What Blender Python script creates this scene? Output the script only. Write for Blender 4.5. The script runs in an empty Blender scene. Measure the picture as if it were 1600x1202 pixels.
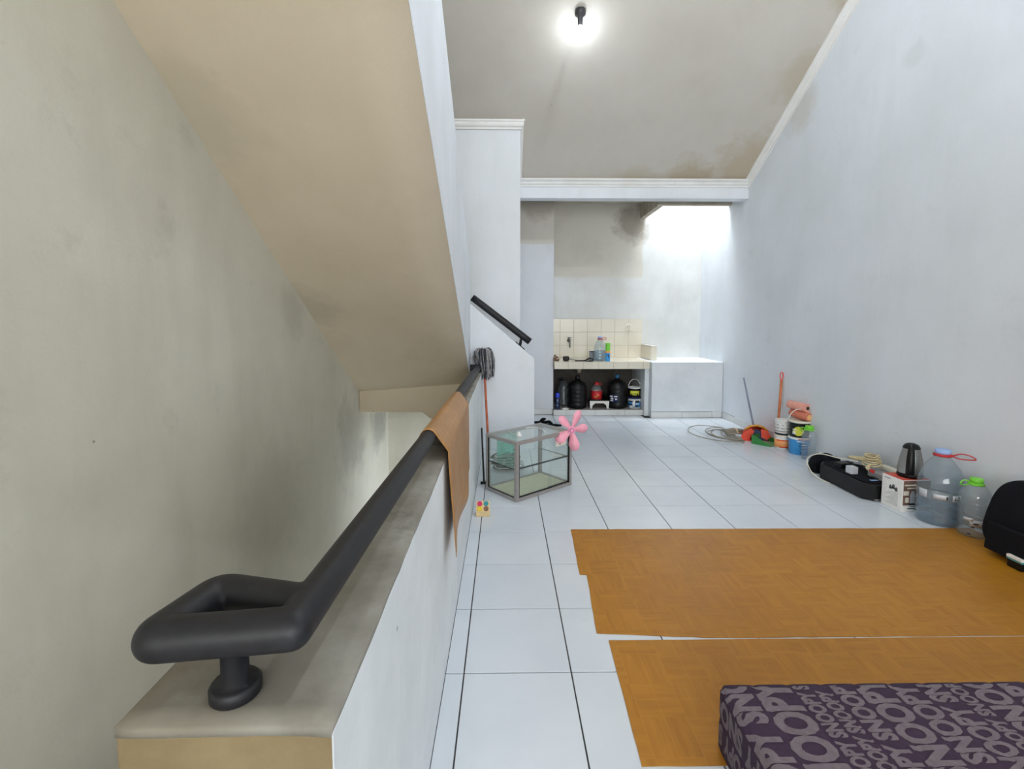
import bpy, bmesh, math, random
from mathutils import Vector, Matrix
random.seed(7)
PI = math.pi
S = bpy.context.scene
C = S.collection
# ------------------------------------------------------------------ camera
F_PX, CY, PITCH, YAW, EYE = 760.5, 558.0, 0.0808, 0.0155, 1.32
cam_d = bpy.data.cameras.new('camera'); cam = bpy.data.objects.new('camera', cam_d); C.objects.link(cam)
cam_d.sensor_fit = 'HORIZONTAL'; cam_d.sensor_width = 36.0
cam_d.lens = 36.0 * F_PX / 1600.0
cam_d.shift_y = (CY - 601.0) / 1600.0
cam_d.clip_start = 0.02
fw = Vector((math.sin(YAW) * math.cos(PITCH), math.cos(YAW) * math.cos(PITCH), -math.sin(PITCH)))
rt = Vector((math.cos(YAW), -math.sin(YAW), 0)); up = rt.cross(fw)
m = Matrix((rt, up, -fw)).transposed().to_4x4(); m.translation = (0, 0, EYE)
cam.matrix_world = m
S.camera = cam


def ray(x, y): return fw + rt * ((x - 800.0) / F_PX) - up * ((y - CY) / F_PX)
def atZ(x, y, Z=0.0):
    d = ray(x, y); return Vector((0, 0, EYE)) + d * ((Z - EYE) / d.z)
def atY(x, y, Y):
    d = ray(x, y); return Vector((0, 0, EYE)) + d * (Y / d.y)


# ------------------------------------------------------------------ world and light
S.view_settings.view_transform = 'Standard'
S.view_settings.look = 'None'
S.view_settings.gamma = 1.0
S.view_settings.use_curve_mapping = False
S.view_settings.exposure = 0.86
w = bpy.data.worlds.new('sky'); S.world = w; w.use_nodes = True
w.node_tree.nodes['Background'].inputs[0].default_value = (0.86, 0.93, 1.0, 1)
w.node_tree.nodes['Background'].inputs[1].default_value = 2.0


def area_light(name, loc, rot, sx, sy, power, col):
    l = bpy.data.lights.new(name, 'AREA'); l.shape = 'RECTANGLE'; l.size = sx; l.size_y = sy
    l.energy = power; l.color = col
    o = bpy.data.objects.new(name, l); C.objects.link(o); o.location = loc; o.rotation_euler = rot
    return o


area_light('skylight_daylight', (2.46, 6.75, 4.45), (0, 0, 0), 0.7, 0.7, 72, (0.9, 0.95, 1.0))
area_light('rear_fill_light', (0.75, -3.72, 1.75), (PI / 2, 0, 0), 4.0, 2.0, 78, (1.0, 0.955, 0.88))  # warm fill light added outside the unseen rear wall
BULB_STRENGTH = 32.0      # the bulb in view
LAMP_STRENGTH = 900.0      # the brighter lamp over the near half of the room, above the frame
S.cycles.transparent_max_bounces = 40
S.cycles.max_bounces = 14
S.cycles.diffuse_bounces = 8
S.cycles.caustics_reflective = False
S.cycles.caustics_refractive = False
S.cycles.sample_clamp_indirect = 4.0

# ------------------------------------------------------------------ materials
MATS = {}


class N:
    def __init__(s, name):
        s.m = bpy.data.materials.new(name); s.m.use_nodes = True; s.t = s.m.node_tree
        s.b = s.t.nodes['Principled BSDF']; s.out = s.t.nodes['Material Output']
        s._pos = None

    def n(s, typ, **kw):
        nd = s.t.nodes.new(typ)
        for k, v in kw.items():
            if k.startswith('i_'): nd.inputs[k[2:].replace('_', ' ')].default_value = v
            else: setattr(nd, k, v)
        return nd

    def l(s, a, b): s.t.links.new(a, b)

    def pos(s, world=False):
        if world:
            return s.n('ShaderNodeNewGeometry').outputs['Position']
        return s.n('ShaderNodeTexCoord').outputs['Object']

    def noise(s, vec, scale, detail=4, rough=0.55, stretch=None):
        if stretch:
            mp = s.n('ShaderNodeMapping'); mp.inputs['Scale'].default_value = stretch; s.l(vec, mp.inputs[0]); vec = mp.outputs[0]
        nd = s.n('ShaderNodeTexNoise'); nd.inputs['Scale'].default_value = scale; nd.inputs['Detail'].default_value = detail
        nd.inputs['Roughness'].default_value = rough; s.l(vec, nd.inputs['Vector']); return nd.outputs['Fac']

    def ramp(s, fac, a, b, lo=0.0, hi=1.0):
        r = s.n('ShaderNodeMapRange'); r.inputs['From Min'].default_value = a; r.inputs['From Max'].default_value = b
        r.inputs['To Min'].default_value = lo; r.inputs['To Max'].default_value = hi; s.l(fac, r.inputs['Value']); return r.outputs[0]

    def math(s, op, a, b=None):
        r = s.n('ShaderNodeMath', operation=op)
        for i, v in enumerate((a, b)):
            if v is None: continue
            if isinstance(v, (int, float)): r.inputs[i].default_value = v
            else: s.l(v, r.inputs[i])
        return r.outputs[0]

    def mix(s, fac, a, b):
        r = s.n('ShaderNodeMix', data_type='RGBA')
        for sock, v in ((r.inputs[0], fac), (r.inputs[6], a), (r.inputs[7], b)):
            if isinstance(v, (int, float)): sock.default_value = v
            elif isinstance(v, tuple): sock.default_value = (*v[:3], 1)
            else: s.l(v, sock)
        return r.outputs[2]

    def bump(s, h, strength=0.2, dist=0.01):
        b = s.n('ShaderNodeBump'); b.inputs['Strength'].default_value = strength; b.inputs['Distance'].default_value = dist
        s.l(h, b.inputs['Height']); s.l(b.outputs[0], s.b.inputs['Normal'])


def srgb(r, g, b):
    f = lambda c: ((c / 255 + 0.055) / 1.055) ** 2.4 if c > 10 else c / 255 / 12.92
    return (f(r), f(g), f(b))


def plain(name, col, rough=0.5, metal=0.0, var=0.06, scale=30, spec=None, bump=0.0, trans=0.0):
    """simple procedural surface: base colour with a fine mottling"""
    if name in MATS: return MATS[name]
    k = N(name); p = k.pos(); f = k.noise(p, scale)
    a = tuple(min(1, c * (1 + var)) for c in col); b = tuple(c * (1 - var) for c in col)
    k.l(k.mix(k.ramp(f, 0.3, 0.7), a, b), k.b.inputs['Base Color'])
    k.b.inputs['Roughness'].default_value = rough; k.b.inputs['Metallic'].default_value = metal
    if spec is not None: k.b.inputs['Specular IOR Level'].default_value = spec
    if bump: k.bump(f, bump, 0.004)
    MATS[name] = k.m; return k.m


def clear(name, tint, gloss=0.12, rough=0.03, opacity=0.0, body=(0.8, 0.85, 0.88)):
    """thin clear plastic / glass: see-through with a fresnel sheen and a little body colour"""
    if name in MATS: return MATS[name]
    k = N(name); t = k.t
    tr = k.n('ShaderNodeBsdfTransparent'); tr.inputs[0].default_value = (*tint, 1)
    df = k.n('ShaderNodeBsdfDiffuse'); df.inputs[0].default_value = (*body, 1)
    gl = k.n('ShaderNodeBsdfGlossy'); gl.inputs['Roughness'].default_value = rough
    lw = k.n('ShaderNodeLayerWeight'); lw.inputs[0].default_value = 0.5
    m1 = k.n('ShaderNodeMixShader'); m2 = k.n('ShaderNodeMixShader')
    nz = k.noise(k.pos(), 25)
    k.l(k.ramp(nz, 0.3, 0.7, opacity * 0.7, opacity * 1.3), m1.inputs[0]); k.l(tr.outputs[0], m1.inputs[1]); k.l(df.outputs[0], m1.inputs[2])
    fac = k.math('MULTIPLY', k.math('POWER', lw.outputs['Facing'], 3.5), 0.55)
    fac = k.math('ADD', fac, gloss * 0.3)
    k.l(fac, m2.inputs[0]); k.l(m1.outputs[0], m2.inputs[1]); k.l(gl.outputs[0], m2.inputs[2])
    k.l(m2.outputs[0], k.out.inputs[0]); MATS[name] = k.m; return k.m


def paint_wall(name, base, dirt, amount=0.5, scale=1.1, smudge=0.35, rough=0.85, bands=None, spots=True, stains=(), wash=0.0):
    """old emulsion paint: broad mottling, vertical washes, smudges and specks; bands = (z, colour above, softness);
    stains = list of (x, y, z, radius, colour, strength) for tone patches at set places of the room, damp on the ceiling among them"""
    k = N(name); p = k.pos(True)
    big = k.noise(p, scale, 5, 0.6); fine = k.noise(p, 70, 3)
    col = k.mix(k.math('MULTIPLY', k.ramp(big, 0.35, 0.72), amount), base, dirt)
    vert = k.noise(p, 3.0, 4, 0.6, (1.0, 1.0, 0.22))
    col = k.mix(k.math('MULTIPLY', k.ramp(vert, 0.5, 0.8), amount * 0.7), col, dirt)
    if bands:
        z, above, soft = bands[:3]
        xyz = k.n('ShaderNodeSeparateXYZ'); k.l(p, xyz.inputs[0])
        zz = k.math('ADD', xyz.outputs[2], k.math('MULTIPLY', k.noise(p, 6, 3), 0.03))
        blot = k.noise(p, 2.2, 5, 0.65)
        if len(bands) > 3:
            fx = k.ramp(k.math('ADD', xyz.outputs[0], k.math('MULTIPLY', k.noise(p, 3, 3), 0.12)), bands[3], bands[3] - 0.06)
            zz = k.math('MULTIPLY', zz, fx)
        dd = tuple(c * 0.82 for c in above)
        col = k.mix(k.ramp(zz, z, z + soft), col, above)
        col = k.mix(k.math('MULTIPLY', k.ramp(zz, z, z + soft), k.ramp(blot, 0.5, 0.75, 0, 0.6)), col, dd)
    sm = k.noise(p, 2.7, 8, 0.72)
    col = k.mix(k.math('MULTIPLY', k.ramp(sm, 0.58, 0.76), smudge), col, tuple(c * 0.55 for c in dirt))
    for (x, y, z, r, c, st) in stains:
        vm = k.n('ShaderNodeVectorMath', operation='DISTANCE'); k.l(p, vm.inputs[0]); vm.inputs[1].default_value = (x, y, z)
        d = k.math('ADD', vm.outputs['Value'], k.math('MULTIPLY', k.math('SUBTRACT', k.noise(p, 5, 6, 0.65), 0.5), r * 1.5))
        col = k.mix(k.math('MULTIPLY', k.ramp(d, r, r * 0.45), st), col, c)
    if spots:
        v = k.n('ShaderNodeTexVoronoi'); v.inputs['Scale'].default_value = 4.0; k.l(p, v.inputs['Vector'])
        sp = k.ramp(v.outputs['Distance'], 0.012, 0.03, 0.65, 0.0)
        col = k.mix(k.math('MULTIPLY', sp, k.ramp(k.noise(p, 1.3, 2), 0.52, 0.56)), col, (0.08, 0.07, 0.06))
    col = k.mix(k.math('MULTIPLY', k.ramp(fine, 0.3, 0.7), 0.08), col, dirt)
    k.l(col, k.b.inputs['Base Color']); k.b.inputs['Roughness'].default_value = rough
    k.b.inputs['Specular IOR Level'].default_value = 0.25
    hh = k.math('ADD', k.math('MULTIPLY', k.noise(p, 9, 4), 0.7), k.math('MULTIPLY', fine, 0.15))
    k.bump(hh, 0.25, 0.012)
    MATS[name] = k.m; return k.m


M = MATS
paint_wall('white_wall_paint', srgb(226, 230, 236), srgb(196, 198, 196), 0.45, 0.9, 0.10)
paint_wall('right_wall_paint', srgb(224, 229, 236), srgb(196, 200, 202), 0.5, 0.7, 0.16, stains=[(2.94, 4.9, 3.35, 0.28, srgb(196, 192, 178), 0.5), (2.96, 3.6, 3.2, 0.12, srgb(190, 192, 190), 0.3), (2.96, 2.3, 2.5, 0.12, srgb(176, 178, 172), 0.4)])
paint_wall('stair_well_paint', srgb(215, 213, 200), srgb(184, 181, 167), 0.6, 0.9, 0.32, stains=[(-1.46, 4.6, 0.2, 0.55, srgb(150, 150, 142), 0.45), (-1.46, 3.4, 1.35, 0.22, srgb(160, 157, 146), 0.3), (-1.46, 5.6, 0.1, 0.4, srgb(120, 122, 116), 0.5), (-1.46, 3.0, 0.1, 0.5, srgb(178, 176, 166), 0.4)])  # darker patches low on the wall, strongest below the landing
paint_wall('soffit_paint', srgb(212, 200, 178), srgb(190, 176, 152), 0.5, 1.0, 0.18, stains=[(-1.46, 2.3, 2.2, 0.35, srgb(180, 174, 156), 0.4), (-1.46, 3.6, 1.4, 0.3, srgb(168, 160, 144), 0.4)])
paint_wall('ceiling_paint', srgb(206, 201, 192), srgb(190, 184, 172), 0.5, 1.2, 0.08, stains=[(2.9, 5.75, 2.98, 0.65, srgb(184, 166, 138), 0.7), (2.1, 5.82, 2.94, 0.35, srgb(176, 160, 132), 0.75), (2.9, 4.8, 3.6, 0.34, srgb(186, 174, 150), 0.6), (2.93, 4.1, 4.0, 0.28, srgb(176, 162, 138), 0.6), (1.5, 5.83, 2.93, 0.25, srgb(186, 174, 150), 0.6)])
paint_wall('kitchen_back_paint', srgb(222, 224, 224), srgb(192, 190, 180), 0.6, 1.4, 0.16, bands=(1.90, srgb(206, 202, 191), 0.04, 2.12), stains=[(1.85, 7.1, 2.65, 0.32, srgb(122, 112, 98), 0.7)])
paint_wall('column_paint', srgb(214, 217, 222), srgb(190, 190, 186), 0.5, 1.2, 0.12, bands=(2.30, srgb(202, 197, 187), 0.02), stains=[(0.45, 6.55, 2.85, 0.35, srgb(140, 130, 116), 0.6)])
paint_wall('skylight_beam_paint', srgb(186, 178, 164), srgb(140, 130, 116), 0.8, 4.0, 0.5)
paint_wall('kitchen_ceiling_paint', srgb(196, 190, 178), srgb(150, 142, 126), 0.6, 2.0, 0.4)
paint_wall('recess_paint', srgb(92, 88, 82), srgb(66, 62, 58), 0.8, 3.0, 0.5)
paint_wall('parapet_cap_plaster', srgb(160, 158, 150), srgb(104, 98, 86), 0.8, 5.0, 0.9, stains=[(-0.47, 0.62, 0.8, 0.2, srgb(112, 104, 88), 0.6)])  # one browner patch at the near left corner
paint_wall('parapet_end_shaded_beige', srgb(132, 117, 88), srgb(104, 88, 62), 0.7, 6.0, 0.6)  # worn beige, darkened in the colour because this end faces away from the lamps
paint_wall('trim_paint', srgb(232, 232, 230), srgb(206, 202, 192), 0.35, 4.0, 0.25)
paint_wall('dado_paint', srgb(224, 228, 230), srgb(186, 192, 196), 0.5, 2.5, 0.25)


def tile_mat(name, a, b, rough=0.12, bump=0.02, coat=0.0):
    k = N(name); p = k.pos(True)
    oi = k.n('ShaderNodeObjectInfo')
    f = k.noise(p, 1.6, 4)
    col = k.mix(k.ramp(f, 0.35, 0.7), a, b)
    col = k.mix(k.ramp(oi.outputs['Random'], 0, 1, 0.0, 0.25), col, b)
    g = k.noise(p, 7, 6, 0.7)
    col = k.mix(k.ramp(g, 0.62, 0.8, 0, 0.25), col, tuple(c * 0.75 for c in b))
    k.l(col, k.b.inputs['Base Color']); 
    k.l(k.ramp(k.noise(p, 3, 5, 0.6), 0.0, 1.0, rough * 0.85, rough * 1.5), k.b.inputs['Roughness'])
    k.bump(k.noise(p, 12, 2), bump, 0.003)
    MATS[name] = k.m; return k.m


tile_mat('floor_tile_glaze', srgb(220, 226, 233), srgb(205, 213, 222), 0.15)
tile_mat('cream_tile_glaze', srgb(226, 220, 204), srgb(212, 205, 188), 0.18)
tile_mat('skirting_tile_glaze', srgb(222, 224, 224), srgb(200, 200, 196), 0.25)
plain('floor_grout', srgb(62, 62, 62), 0.9, var=0.3, scale=12)
plain('cream_grout', srgb(150, 142, 124), 0.9, var=0.2, scale=20)
plain('concrete', srgb(150, 146, 140), 0.9, var=0.15, scale=8)
plain('black_rail_paint', srgb(26, 26, 30), 0.5, spec=0.35, var=0.25, scale=40, bump=0.08)
plain('black_plastic', srgb(12, 12, 14), 0.42, spec=0.35)
plain('black_fabric', srgb(15, 16, 22), 0.95, spec=0.2, var=0.25, scale=120, bump=0.3)
plain('dark_grey_plastic', srgb(52, 52, 56), 0.5)
plain('aluminium', srgb(168, 162, 158), 0.38, 0.55, var=0.1, scale=40)
plain('steel', srgb(170, 168, 164), 0.28, 0.9, var=0.05)
plain('chrome', srgb(120, 120, 118), 0.2, 0.9)
plain('white_plastic', srgb(226, 226, 222), 0.45)
plain('cream_plastic', srgb(226, 220, 204), 0.45)
plain('pink_plastic', srgb(244, 168, 188), 0.4, var=0.05)
plain('magenta_plastic', srgb(196, 120, 178), 0.4)
plain('green_cap', srgb(120, 205, 60), 0.35)
plain('red_plastic', srgb(186, 34, 40), 0.35)
plain('pale_blue_cap', srgb(150, 178, 226), 0.4)
plain('orange_plastic', srgb(232, 130, 84), 0.4)
plain('red_orange_plastic', srgb(226, 74, 48), 0.45)
plain('ochre_plastic', srgb(204, 140, 52), 0.5)
plain('navy_plastic', srgb(28, 44, 84), 0.5)
plain('green_plastic', srgb(52, 128, 62), 0.45)
plain('wood_orange', srgb(196, 112, 66), 0.45, var=0.2, scale=18)
plain('grey_tube', srgb(124, 130, 146), 0.35, 0.3)
plain('terracotta_roll', srgb(206, 120, 96), 0.7, var=0.15)
plain('pink_roll', srgb(226, 158, 142), 0.7, var=0.1)
plain('cut_wood', srgb(238, 186, 120), 0.7)
plain('beige_cable', srgb(206, 190, 150), 0.5)
plain('grey_cable', srgb(150, 144, 132), 0.5)
plain('yarn_grey', srgb(150, 148, 150), 0.95, var=0.4, scale=60)
plain('yarn_dark', srgb(60, 62, 70), 0.95, var=0.4, scale=60)
plain('mop_blue', srgb(30, 92, 130), 0.5)
plain('paper_white', srgb(232, 230, 226), 0.7)
plain('paper_red', srgb(206, 82, 66), 0.6)
plain('ink_dark', srgb(40, 38, 40), 0.7)
plain('ink_brown', srgb(116, 88, 78), 0.6, var=0.4, scale=20)
plain('label_blue', srgb(58, 146, 210), 0.4)
plain('label_yellow', srgb(206, 206, 60), 0.4)
plain('label_orange', srgb(240, 160, 96), 0.45)
plain('board_cream', srgb(206, 204, 176), 0.6)
plain('light_wood', srgb(214, 188, 140), 0.6, var=0.15)
plain('brown_ornament', srgb(120, 78, 52), 0.6, var=0.4, scale=60)
plain('teal_paper', srgb(80, 150, 156), 0.6)
plain('white_silver', srgb(200, 202, 208), 0.4, 0.2)
plain('pvc_beige', srgb(180, 166, 150), 0.5)
clear('clear_glass', (0.97, 0.99, 0.98), 0.12, 0.02, 0.012, (0.8, 0.9, 0.86))
clear('teal_reflection', (0.62, 0.86, 0.78), 0.15, 0.05, 0.35, (0.35, 0.7, 0.6))  # teal of a mirrored reflection put into the pane colour
clear('clear_pet', (0.9, 0.93, 0.94), 0.2, 0.08, 0.10, (0.75, 0.8, 0.84))
clear('blue_pet', (0.86, 0.90, 0.92), 0.2, 0.06, 0.10, (0.55, 0.66, 0.74))
clear('water', (0.72, 0.80, 0.86), 0.1, 0.03, 0.25, (0.42, 0.52, 0.62))
clear('smoke_pet', (0.55, 0.58, 0.6), 0.2, 0.1, 0.3, (0.28, 0.32, 0.34))


def vinyl_mat(name, a, b):
    k = N(name); p = k.pos()
    mp = k.n('ShaderNodeMapping'); mp.inputs['Rotation'].default_value = (0, 0, 0.0); k.l(p, mp.inputs[0])
    ch = k.n('ShaderNodeTexChecker'); ch.inputs['Scale'].default_value = 1 / 0.15; k.l(mp.outputs[0], ch.inputs['Vector'])
    g1 = k.noise(p, 26, 5, 0.65, (1, 0.12, 1)); g2 = k.noise(p, 26, 5, 0.65, (0.12, 1, 1))
    mx = k.n('ShaderNodeMix', data_type='FLOAT'); k.l(ch.outputs['Fac'], mx.inputs[0]); k.l(g1, mx.inputs[2]); k.l(g2, mx.inputs[3])
    col = k.mix(k.ramp(mx.outputs[0], 0.2, 0.8), a, b)
    br = k.n('ShaderNodeTexBrick'); br.inputs['Scale'].default_value = 1.0
    br.inputs['Brick Width'].default_value = 0.45; br.inputs['Row Height'].default_value = 0.075; br.inputs['Mortar Size'].default_value = 0.0014
    br.inputs['Mortar Smooth'].default_value = 0.8
    mp2 = k.n('ShaderNodeMapping'); mp2.inputs['Rotation'].default_value = (0, 0, PI / 2); k.l(p, mp2.inputs[0]); k.l(mp2.outputs[0], br.inputs['Vector'])
    col = k.mix(k.math('MULTIPLY', br.outputs['Fac'], 0.3), col, tuple(min(1, c * 1.5) for c in a))
    dif = k.noise(p, 1.5, 4); col = k.mix(k.ramp(dif, 0.45, 0.75, 0, 0.35), col, tuple(c * 0.6 for c in b))
    k.l(col, k.b.inputs['Base Color']); k.b.inputs['Roughness'].default_value = 0.42
    k.b.inputs['Specular IOR Level'].default_value = 0.4
    k.bump(k.noise(p, 5, 4), 0.25, 0.01)
    MATS[name] = k.m; return k.m


vinyl_mat('wood_print_vinyl', srgb(184, 128, 34), srgb(152, 96, 12))
vinyl_mat('wood_print_vinyl_pale', srgb(180, 134, 80), srgb(150, 106, 60))
plain('vinyl_back', srgb(120, 84, 52), 0.8)
plain('mattress_purple', srgb(52, 34, 56), 0.95, var=0.18, scale=90, bump=0.15)
plain('mattress_grey', srgb(106, 96, 102), 0.95, var=0.16, scale=60)


# ------------------------------------------------------------------ geometry helpers
class G:
    """collects shapes into one bmesh"""
    def __init__(s): s.bm = bmesh.new(); s.mi = 0

    def _f(s, vs, smooth=False):
        try:
            f = s.bm.faces.new(vs); f.material_index = s.mi; f.smooth = smooth; return f
        except ValueError: return None

    def box(s, a, b, bev=0.0):
        x0, y0, z0 = a; x1, y1, z1 = b
        if bev:
            t = bmesh.new(); bmesh.ops.create_cube(t, size=1)
            for v in t.verts: v.co = Vector(((x0 + x1) / 2 + v.co.x * (x1 - x0), (y0 + y1) / 2 + v.co.y * (y1 - y0), (z0 + z1) / 2 + v.co.z * (z1 - z0)))
            bmesh.ops.bevel(t, geom=t.edges[:], offset=bev, segments=2, affect='EDGES', profile=0.6)
            mp = {v: s.bm.verts.new(v.co) for v in t.verts}
            for f in t.faces: s._f([mp[v] for v in f.verts])
            t.free(); return s
        v = [s.bm.verts.new(c) for c in ((x0, y0, z0), (x1, y0, z0), (x1, y1, z0), (x0, y1, z0), (x0, y0, z1), (x1, y0, z1), (x1, y1, z1), (x0, y1, z1))]
        for q in ((0, 3, 2, 1), (4, 5, 6, 7), (0, 1, 5, 4), (1, 2, 6, 5), (2, 3, 7, 6), (3, 0, 4, 7)): s._f([v[i] for i in q])
        return s

    def prism(s, pts, axis, a, b, smooth=False):
        """polygon pts (2D) extruded along axis from a to b"""
        def P(u, v, t): return {'x': (t, u, v), 'y': (u, t, v), 'z': (u, v, t)}[axis]
        A = [s.bm.verts.new(P(u, v, a)) for u, v in pts]; Bv = [s.bm.verts.new(P(u, v, b)) for u, v in pts]
        s._f(A[::-1]); s._f(Bv)
        for i in range(len(pts)):
            j = (i + 1) % len(pts); s._f([A[i], A[j], Bv[j], Bv[i]], smooth)
        return s

    def lathe(s, prof, n=32, c=(0, 0, 0), close=False, squash=(1, 1)):
        rings = []
        for r, z in prof:
            if r < 1e-5: rings.append([s.bm.verts.new((c[0], c[1], c[2] + z))])
            else: rings.append([s.bm.verts.new((c[0] + r * squash[0] * math.cos(2 * PI * i / n), c[1] + r * squash[1] * math.sin(2 * PI * i / n), c[2] + z)) for i in range(n)])
        for A, Bv in zip(rings, rings[1:]):
            for i in range(n):
                j = (i + 1) % n
                if len(A) == 1 and len(Bv) == 1: continue
                if len(A) == 1: s._f([A[0], Bv[j], Bv[i]], True)
                elif len(Bv) == 1: s._f([A[i], A[j], Bv[0]], True)
                else: s._f([A[i], A[j], Bv[j], Bv[i]], True)
        return s

    def tube(s, pts, r, n=12, cap=True, closed=False):
        pts = [Vector(p) for p in pts]; L = len(pts)
        rr = r if isinstance(r, (list, tuple)) else [r] * L
        rings = []; t0 = None; nrm = None
        for i, p in enumerate(pts):
            if closed: t = (pts[(i + 1) % L] - pts[i - 1]).normalized()
            else: t = ((pts[min(i + 1, L - 1)] - pts[max(i - 1, 0)])).normalized()
            if nrm is None:
                ref = Vector((0, 0, 1)) if abs(t.z) < 0.9 else Vector((1, 0, 0)); nrm = t.cross(ref).normalized()
            else:
                nrm = (nrm - t * nrm.dot(t)).normalized()
            bn = t.cross(nrm)
            rings.append([s.bm.verts.new(p + (nrm * math.cos(2 * PI * k / n) + bn * math.sin(2 * PI * k / n)) * rr[i]) for k in range(n)])
        rng = range(L) if closed else range(L - 1)
        for i in rng:
            A, Bv = rings[i], rings[(i + 1) % L]
            for k in range(n):
                j = (k + 1) % n; s._f([A[k], A[j], Bv[j], Bv[k]], True)
        if cap and not closed:
            s._f(rings[0][::-1]); s._f(rings[-1])
        return s

    def quad(s, a, b, c, d):
        s._f([s.bm.verts.new(p) for p in (a, b, c, d)]); return s

    def poly(s, pts): s._f([s.bm.verts.new(p) for p in pts]); return s

    def make(s, name, mats, parent=None, bevel=0.0, solid=0.0, offset=-1.0):
        bmesh.ops.recalc_face_normals(s.bm, faces=s.bm.faces[:])
        me = bpy.data.meshes.new(name); s.bm.to_mesh(me); s.bm.free()
        if not isinstance(mats, (list, tuple)): mats = [mats]
        for q in mats: me.materials.append(MATS[q] if isinstance(q, str) else q)
        o = bpy.data.objects.new(name, me); C.objects.link(o)
        if parent is not None: o.parent = parent
        if solid:
            md = o.modifiers.new('solid', 'SOLIDIFY'); md.thickness = solid; md.offset = offset
        if bevel:
            md = o.modifiers.new('bevel', 'BEVEL'); md.width = bevel; md.segments = 2; md.limit_method = 'ANGLE'; md.angle_limit = 0.9
        return o


def smooth_path(pts, n=8):
    """Catmull-Rom through pts"""
    P = [Vector(p) for p in pts]; P = [2 * P[0] - P[1]] + P + [2 * P[-1] - P[-2]]; out = []
    for i in range(1, len(P) - 2):
        for k in range(n):
            t = k / n
            out.append(0.5 * ((2 * P[i]) + (P[i + 1] - P[i - 1]) * t + (2 * P[i - 1] - 5 * P[i] + 4 * P[i + 1] - P[i + 2]) * t * t + (3 * P[i] - P[i - 1] - 3 * P[i + 1] + P[i + 2]) * t ** 3))
    out.append(P[-2]); return out


def thing(name, label, cat, loc=(0, 0, 0), rz=0.0, group=None):
    o = bpy.data.objects.new(name, None); C.objects.link(o); o.empty_display_size = 0.05
    o.location = loc; o.rotation_euler = (0, 0, rz); tag(o, label, cat, group); return o


def tag(o, label, cat, group=None):
    o['label'] = label; o['category'] = cat
    if group: o['group'] = group
    return o


def struct(o, label=None):
    o['kind'] = 'structure'
    if label: o['label'] = label
    return o


def text_mesh(s, size=1.0, extrude=0.0, offset=0.0, shear=0.0):
    cu = bpy.data.curves.new('txt', 'FONT'); cu.body = s; cu.size = size; cu.extrude = extrude; cu.offset = offset; cu.shear = shear
    cu.align_x = 'CENTER'; cu.align_y = 'CENTER'; cu.resolution_u = 3
    ob = bpy.data.objects.new('txt', cu); C.objects.link(ob)
    dg = bpy.context.evaluated_depsgraph_get(); me = bpy.data.meshes.new_from_object(ob.evaluated_get(dg))
    bpy.data.objects.remove(ob); bpy.data.curves.remove(cu); return me


# ================================================================== STRUCTURE
def xr(y): return 2.88 + (6.3 - y) * 0.022          # the right wall runs slightly out of square
XL = -1.46           # outer wall of the stairwell
HW0, HW1 = -0.498, -0.222   # half wall faces
YA, YB = 5.2, 4.8    # side wall, low wall beside the steps
CEIL = lambda y: 2.925 + 0.645 * (5.85 - y)
YTOP = 2.9           # where the sloping ceiling meets the flat one
ZT = CEIL(YTOP)

# floor slab + tiles
fl = struct(G().box((-0.50, -3.6, -0.22), (3.1, 7.4, -0.004)).make('floor', 'floor_grout'))
TX0, TY0, TS = -0.152, 1.713, 0.4
GAP = 0.0026


def tile_mesh(w_, d_, h=0.012, bev=0.0012):
    g = G(); g.box((GAP, GAP, -h), (w_ - GAP, d_ - GAP, 0), bev=bev); bmesh.ops.recalc_face_normals(g.bm, faces=g.bm.faces[:])
    me = bpy.data.meshes.new('tile'); g.bm.to_mesh(me); g.bm.free(); me.materials.append(MATS['floor_tile_glaze']); return me


tcache = {}
def put_tile(x, y, w_, d_):
    k = (round(w_, 3), round(d_, 3))
    if k not in tcache: tcache[k] = tile_mesh(w_, d_)
    o = bpy.data.objects.new('tile', tcache[k]); C.objects.link(o); o.parent = fl
    o.location = (x, y, random.uniform(-0.0004, 0.0004)); o.rotation_euler = (random.uniform(-.0007, .0007), random.uniform(-.0007, .0007), 0)


bg = G()
for j in range(-13, 13):
    y = TY0 + TS * j
    d_ = TS
    if y > 6.5: continue
    for i in range(-1, 8):
        x = TX0 + TS * i; w_ = TS
        if i == -1:
            x = HW1 if y > 0.3 else -0.5; w_ = TX0 - x
        if i == 7: w_ = xr(y) - 0.012 - x
        if w_ < 0.03: continue
        ye = y + d_
        if y + d_ > 6.56: d_2 = 6.56 - y
        else: d_2 = d_
        if x + w_ > 1.93 and y + d_2 > 6.31: d_2 = max(0.02, 6.31 - y)
        if j < -5:
            bg.box((x + GAP, y + GAP, -0.012), (x + w_ - GAP, y + d_2 - GAP, 0))
        else: put_tile(x, y, w_, d_2)
o = bg.make('rear_tiles', 'floor_tile_glaze', fl); o['kind'] = 'stuff'

# right wall (two stretches up to the skylight shaft)
def wall_quadbox(name, p0, p1, z0, z1, th, mat, side=1):
    """upright slab from p0 to p1 (x, y), thickness on one side"""
    a = Vector((*p0, 0)); b = Vector((*p1, 0)); n = (b - a).normalized().cross(Vector((0, 0, 1))) * th * side
    g = G(); v = [g.bm.verts.new((p.x, p.y, z)) for z in (z0, z1) for p in (a, b, b + n, a + n)]
    for q in ((0, 1, 2, 3), (4, 5, 6, 7), (0, 1, 5, 4), (1, 2, 6, 5), (2, 3, 7, 6), (3, 0, 4, 7)): g._f([v[i] for i in q])
    return struct(g.make(name, mat))


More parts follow.
